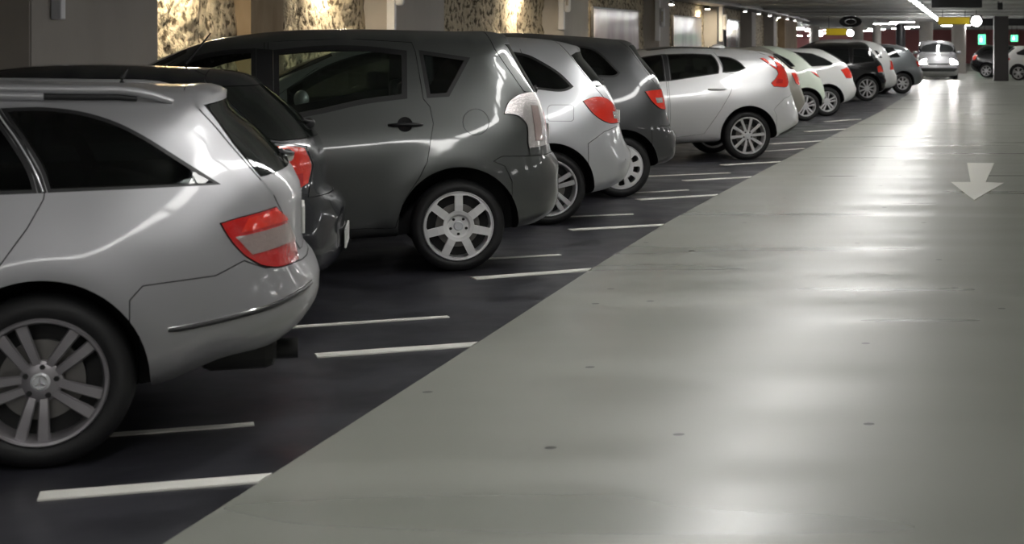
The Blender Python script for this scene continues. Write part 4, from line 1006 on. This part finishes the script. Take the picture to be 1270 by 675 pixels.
def rg(a, b, zlo=1.0):      # rear window polygon: from the roof edge a to the belt b
    return ('rear_window','full',[a, b, (1.3,b[1]), (1.3,a[1])],{'mat':M['glass_black'],'gap':.006})
far('beige_hatchback','grey-beige hatchback mostly hidden by the bright silver hatchback',(-1.62,30.0,22),M['beige'],'multi',.21,.31,
 [(.21,1.45),(.38,1.33),(.51,1.21),(.68,1.07),(.72,.94),(.74,.82),(.83,.70),(.84,.59),(.79,.45),(.60,.27),(.45,.23)],
 [(.445,1.03),(.567,1.04),(.64,.94),(.64,.81),(.508,.845)],[[(-.85,1.36),(-.3,1.33),(0,1.22),(.15,1.07),(-.85,1.0)]],1.47, extra=[rg((.16,1.36),(.46,1.09))])
far('pale_hatchback','pale green-white hatchback fourth from the right end of the parked row',(-1.14,35.04,22),M['mint'],'twin',.21,.30,
 [(-.24,1.44),(-.05,1.385),(.17,1.21),(.31,1.06),(.45,.87),(.53,.68),(.56,.47),(.53,.34),(.40,.25)],
 [(.087,.995),(.211,.987),(.33,.89),(.36,.84),(.227,.89)],[[(-1.0,1.36),(-.55,1.34),(-.32,1.22),(-.2,1.08),(-1.0,1.0)]],1.46, extra=[rg((-.16,1.38),(.16,1.10))])
far('white_hatchback','white hatchback with red lamps right of the pale green-white hatchback',(-.76,37.4,22),M['white'],'twin',.215,.31,
 [(.05,1.42),(.11,1.40),(.43,1.25),(.62,1.08),(.715,.90),(.745,.76),(.80,.66),(.79,.44),(.65,.30),(.40,.24)],
 [(.306,.978),(.48,1.033),(.63,.93),(.62,.795),(.421,.795),(.357,.907)],[[(-.75,1.372),(-.281,1.33),(-.004,1.217),(.16,1.117),(.122,1.073),(-.299,1.049),(-.75,1.02)],[(-1.8,1.12),(-1.4,1.33),(-.83,1.37),(-.83,1.02),(-1.8,1.0)]],1.43, extra=[rg((.06,1.375),(.40,1.14))])
far('black_utility_car','small black sport utility car with shiny spoked wheels',(.108,47.35,22),M['black'],'ten',.25,.34,
 [(.21,1.54),(.30,1.42),(.42,1.22),(.58,1.02),(.63,.84),(.70,.62),(.71,.39),(.60,.24),(.40,.20)],
 [(.274,.92),(.437,.962),(.52,.83),(.50,.775),(.292,.765)],[[(-.338,1.42),(.13,1.40),(.24,1.15),(.25,1.05),(-.425,.98)],[(-1.2,1.42),(-.45,1.42),(-.5,.98),(-1.2,.96)]],1.56, extra=[rg((.22,1.46),(.46,1.06))])
far('white_utility_car','tall white estate-like car behind the small black utility car',(.21,51.2,22),M['white'],'multi',.22,.33,
 [(.30,1.60),(.60,1.48),(.78,1.20),(.85,1.06),(.92,.77),(.98,.61),(.97,.38),(.85,.26),(.50,.22)],
 [(.654,1.05),(.736,1.04),(.84,.93),(.84,.77),(.604,.77)],[[(.177,1.35),(.275,1.34),(.408,1.121),(.307,1.121)],[(-.9,1.45),(.02,1.43),(.15,1.12),(-.9,1.05)]],1.66, extra=[rg((.53,1.46),(.70,1.16))])
far('grey_hatchback','mid grey hatchback at the far end of the parked row',(1.221,54.57,22),M['midgrey'],'multi',.20,.32,
 [(-.05,1.52),(.33,1.42),(.53,1.25),(.69,1.0),(.84,.56),(.84,.39),(.65,.25),(.45,.22)],
 [(.45,1.0),(.56,1.0),(.66,.85),(.50,.82)],[[(-.6,1.44),(-.23,1.42),(-.03,1.12),(-.6,1.08)],[(-1.7,1.2),(-1.3,1.42),(-.68,1.44),(-.68,1.07),(-1.7,1.02)]],1.53, extra=[rg((.30,1.38),(.52,1.08))])
# oncoming people carrier, headlamps lit: its front looks at the camera
van = far('oncoming_car','silver-grey people carrier with lit headlamps driving towards the camera',(3.24,79.5,90),M['van'],'multi',.21,.32,
 [(.55,1.60),(.72,1.4),(.80,1.1),(.86,.75),(.88,.4),(.75,.25),(.45,.22)],
 [(.6,1.1),(.76,1.1),(.82,.8),(.65,.8)],[[(-1.1,1.5),(-.1,1.48),(0,1.1),(-1.1,1.05)],[(-2.0,1.2),(-1.6,1.45),(-1.18,1.5),(-1.18,1.05),(-2.0,1.04)]],1.66, hood=1.10, centre=True, tumble=.40, front_taper=.05, rtop=.10, rend=.14,
 extra=[('lower_grille','full',[(-4,.34),(-3.28,.34),(-3.28,.50),(-4,.50)],{'mat':M['plastic']}),('grille','full',[(-4,.62),(-3.2,.62),(-3.15,.70),(-4,.70)],{'mat':M['plastic']})])
van['parts'][3] = ('headlamp','sides',[(-3.7,.64),(-3.12,.66),(-2.95,.88),(-3.7,.88)],{'mat':M['headlamp'],'y':.52,'bulge':.004})
# right side, tails to the lane
far('dark_car','dark car with red tail lamp half hidden by the dark square column',((1224-PX)*80/F,80.5,168),M['black'],'multi',.23,.32,
 [(.21,1.45),(.38,1.33),(.51,1.21),(.68,1.07),(.72,.94),(.74,.82),(.83,.70),(.84,.59),(.79,.45),(.60,.27),(.45,.23)],
 [(.40,1.03),(.567,1.04),(.66,.94),(.66,.78),(.50,.82)],[[(-.85,1.36),(-.3,1.33),(0,1.22),(.15,1.07),(-.85,1.0)]],1.47, face=1, extra=[rg((.16,1.36),(.46,1.09))])
far('white_compact','white compact hatchback with black windows at the right edge',((1263-PX)*74.5/F,74.5,172),M['white'],'twin',.24,.32,
 [(.10,1.45),(.20,1.43),(.42,1.27),(.58,1.10),(.66,.96),(.72,.82),(.76,.66),(.76,.50),(.66,.34),(.45,.24)],
 [(.33,.90),(.45,.98),(.60,.98),(.66,.80),(.50,.76)],[[(-.9,1.36),(-.2,1.32),(.10,1.17),(.05,1.08),(-.9,1.0)],[(-1.8,1.12),(-1.4,1.33),(-1.0,1.37),(-1.0,1.0),(-1.8,1.0)]],1.46, face=1, extra=[rg((.14,1.37),(.50,1.07))])
for s in CARS:
    if s.get('dx'):
        a_ = math.radians(s['pose'][2]); s['pose'] = (s['pose'][0]-s['dx']*math.cos(a_), s['pose'][1]-s['dx']*math.sin(a_), s['pose'][2])
    build_car(s)
C1, C2, C3, C4, C5, C6 = CARS[:6]
# ---- extras of the near cars
def bar(car, name, pts, r, m, n=10, sq=1.0):
    bm = bmesh.new(); tube(bm, pts, r, n, sq); return link(name, bm_mesh(bm, name, True, 1.), m, car)
c, sk = C1['car'], C1['skin']
for sd in (-1, 1):
    pts = []
    for k in range(33):
        x = .43-2.05*k/32; t = min(1, (k/32)/.10, (1-k/32)/.08); zb = 1.37-.02*(x-.0)**2*(1 if x < 0 else 4)
        h = sk.bvh.ray_cast(Vector((x, sd*.585, 3)), Vector((0, 0, -1))); zs = h[0].z if h[0] is not None else 1.33
        pts.append((x, sd*.585, zs+.006+.036*math.sin(t*math.pi/2)))
    rail = bar(c, 'roof_rail', pts, [.011]+[.016]*31+[.011], M['silver'], 12, 1.1)
    fp = [p_ for p_ in pts if -1.45 < p_[0] < -.0]
    bar(rail, 'rail_foot', [(x, y, z-.026) for x, y, z in fp], .017, M['silver'], 10, 1.1)
    fp = [p_ for p_ in pts if -.12 < p_[0] < .36]
    bar(rail, 'rail_gap_shade', [(x, y+sd*-.004, z-.026) for x, y, z in fp], .012, M['rubber'], 8, 1.)  # dark strip standing in for the shadow in the gap under the rail
    bar(c, 'pillar_chrome', [(x, sk.y(x, z, sd)+sd*.003, z) for x, z in crom([(-.172,1.285),(-.085,1.167),(-.016,1.045),(.006,.99)], .02, False)], .0035, M['silver_light'], 6)
    # bumper rubbing strip
    pts = [(.43+.5*k/14, 0, .482+.10*(k/14)**1.3) for k in range(15)]
    pts = [(x, sk.y(x, z, sd)+sd*.002, z) for x, _, z in pts]
    bar(c, 'bumper_moulding', pts, [.006]+[.010]*13+[.006], M['plastic'], 8)
    bar(c, 'moulding_chrome', [(x, y+sd*.007, z+.010) for x, y, z in pts], .0035, M['chrome'], 6)
def wiper(car, sk, x, z, m, s=1.):
    xr = sk.xr(0, z)
    bm = bmesh.new(); bmesh.ops.create_uvsphere(bm, u_segments=14, v_segments=10, radius=.028*s); bmesh.ops.translate(bm, vec=(xr+.012, 0, z), verts=bm.verts)
    w_ = link('rear_wiper', bm_mesh(bm, 'w', True), m, car)
    pts = [(xr+.035, 0, z+.01)]+[(sk.xr(-.06*k, z+.008*k+.01)+.022, -.06*k, z+.008*k+.01) for k in range(1, 4)]
    bar(w_, 'wiper_arm', pts, .008, M['plastic'], 8)
wiper(C1['car'], C1['skin'], 0, 1.055, M['chrome']); wiper(C2['car'], C2['skin'], 0, 1.055, M['plastic'], 1.2); wiper(C3['car'], C3['skin'], 0, 1.19, M['plastic']); wiper(C4['car'], C4['skin'], 0, 1.17, M['plastic']); wiper(C5['car'], C5['skin'], 0, 1.19, M['plastic'])
for s_, z_ in ((C1, .80), (C2, .40), (C3, .90), (C4, .88), (C5, .86), (C6, .62)):
    xr = max(s_['skin'].xr(.04*k_, z_+dz_) for k_ in range(7) for dz_ in (-.05, 0, .05)); bm = bmesh.new(); box(bm, (xr+.004, 0, z_), (.012, .52 if s_ is not C1 else .30, .112), bevel=.003); link('number_plate', bm_mesh(bm), M['plate'], s_['car'])
# exhaust
bm = lathe([(.034, .0), (.040, .0), (.040, .14), (.034, .14)], 24, 'x'); e_ = link('exhaust_pipe', bm_mesh(bm, 'e', True, .6), M['dark_metal'], C1['car']); e_.location = (.74, -.45, .325)
bm = bmesh.new(); box(bm, (.66, -.45, .33), (.28, .24, .13), bevel=.04); link('silencer', bm_mesh(bm), M['dark_metal'], C1['car'])
# aerials
def aerial(s_, x, y, L, lean):
    h = s_['skin'].bvh.ray_cast(Vector((x, y, 3)), Vector((0, 0, -1)))[0]
    a = bar(s_['car'], 'aerial', [(x, y, h.z-.005), (x, y, h.z+.02), (x+L*math.sin(lean), y, h.z+.02+L*math.cos(lean))], [.016, .010, .0035], M['plastic'], 8)
aerial(C2, -.20, 0, .22, .66)
aerial(C1, .20, 0, .04, .6)
h = C6['skin'].bvh.ray_cast(Vector((-.15, 0, 3)), Vector((0, 0, -1)))[0]
bm = bmesh.new(); bmesh.ops.create_uvsphere(bm, u_segments=18, v_segments=10, radius=1); bmesh.ops.scale(bm, vec=(.10, .03, .05), verts=bm.verts); bmesh.ops.translate(bm, vec=(-.15, 0, h.z), verts=bm.verts)
link('fin_aerial', bm_mesh(bm, 'fin', True), M['silver_bright'], C6['car'])
# side sills of the grey people carrier and badge plates
bm = bmesh.new(); box(bm, (0, 0, 0), (1, 1, 1)); bm.free()
for ob in (_A, _B):
    for m_ in list(ob.modifiers): ob.modifiers.remove(m_)
    bpy.data.objects.remove(ob)
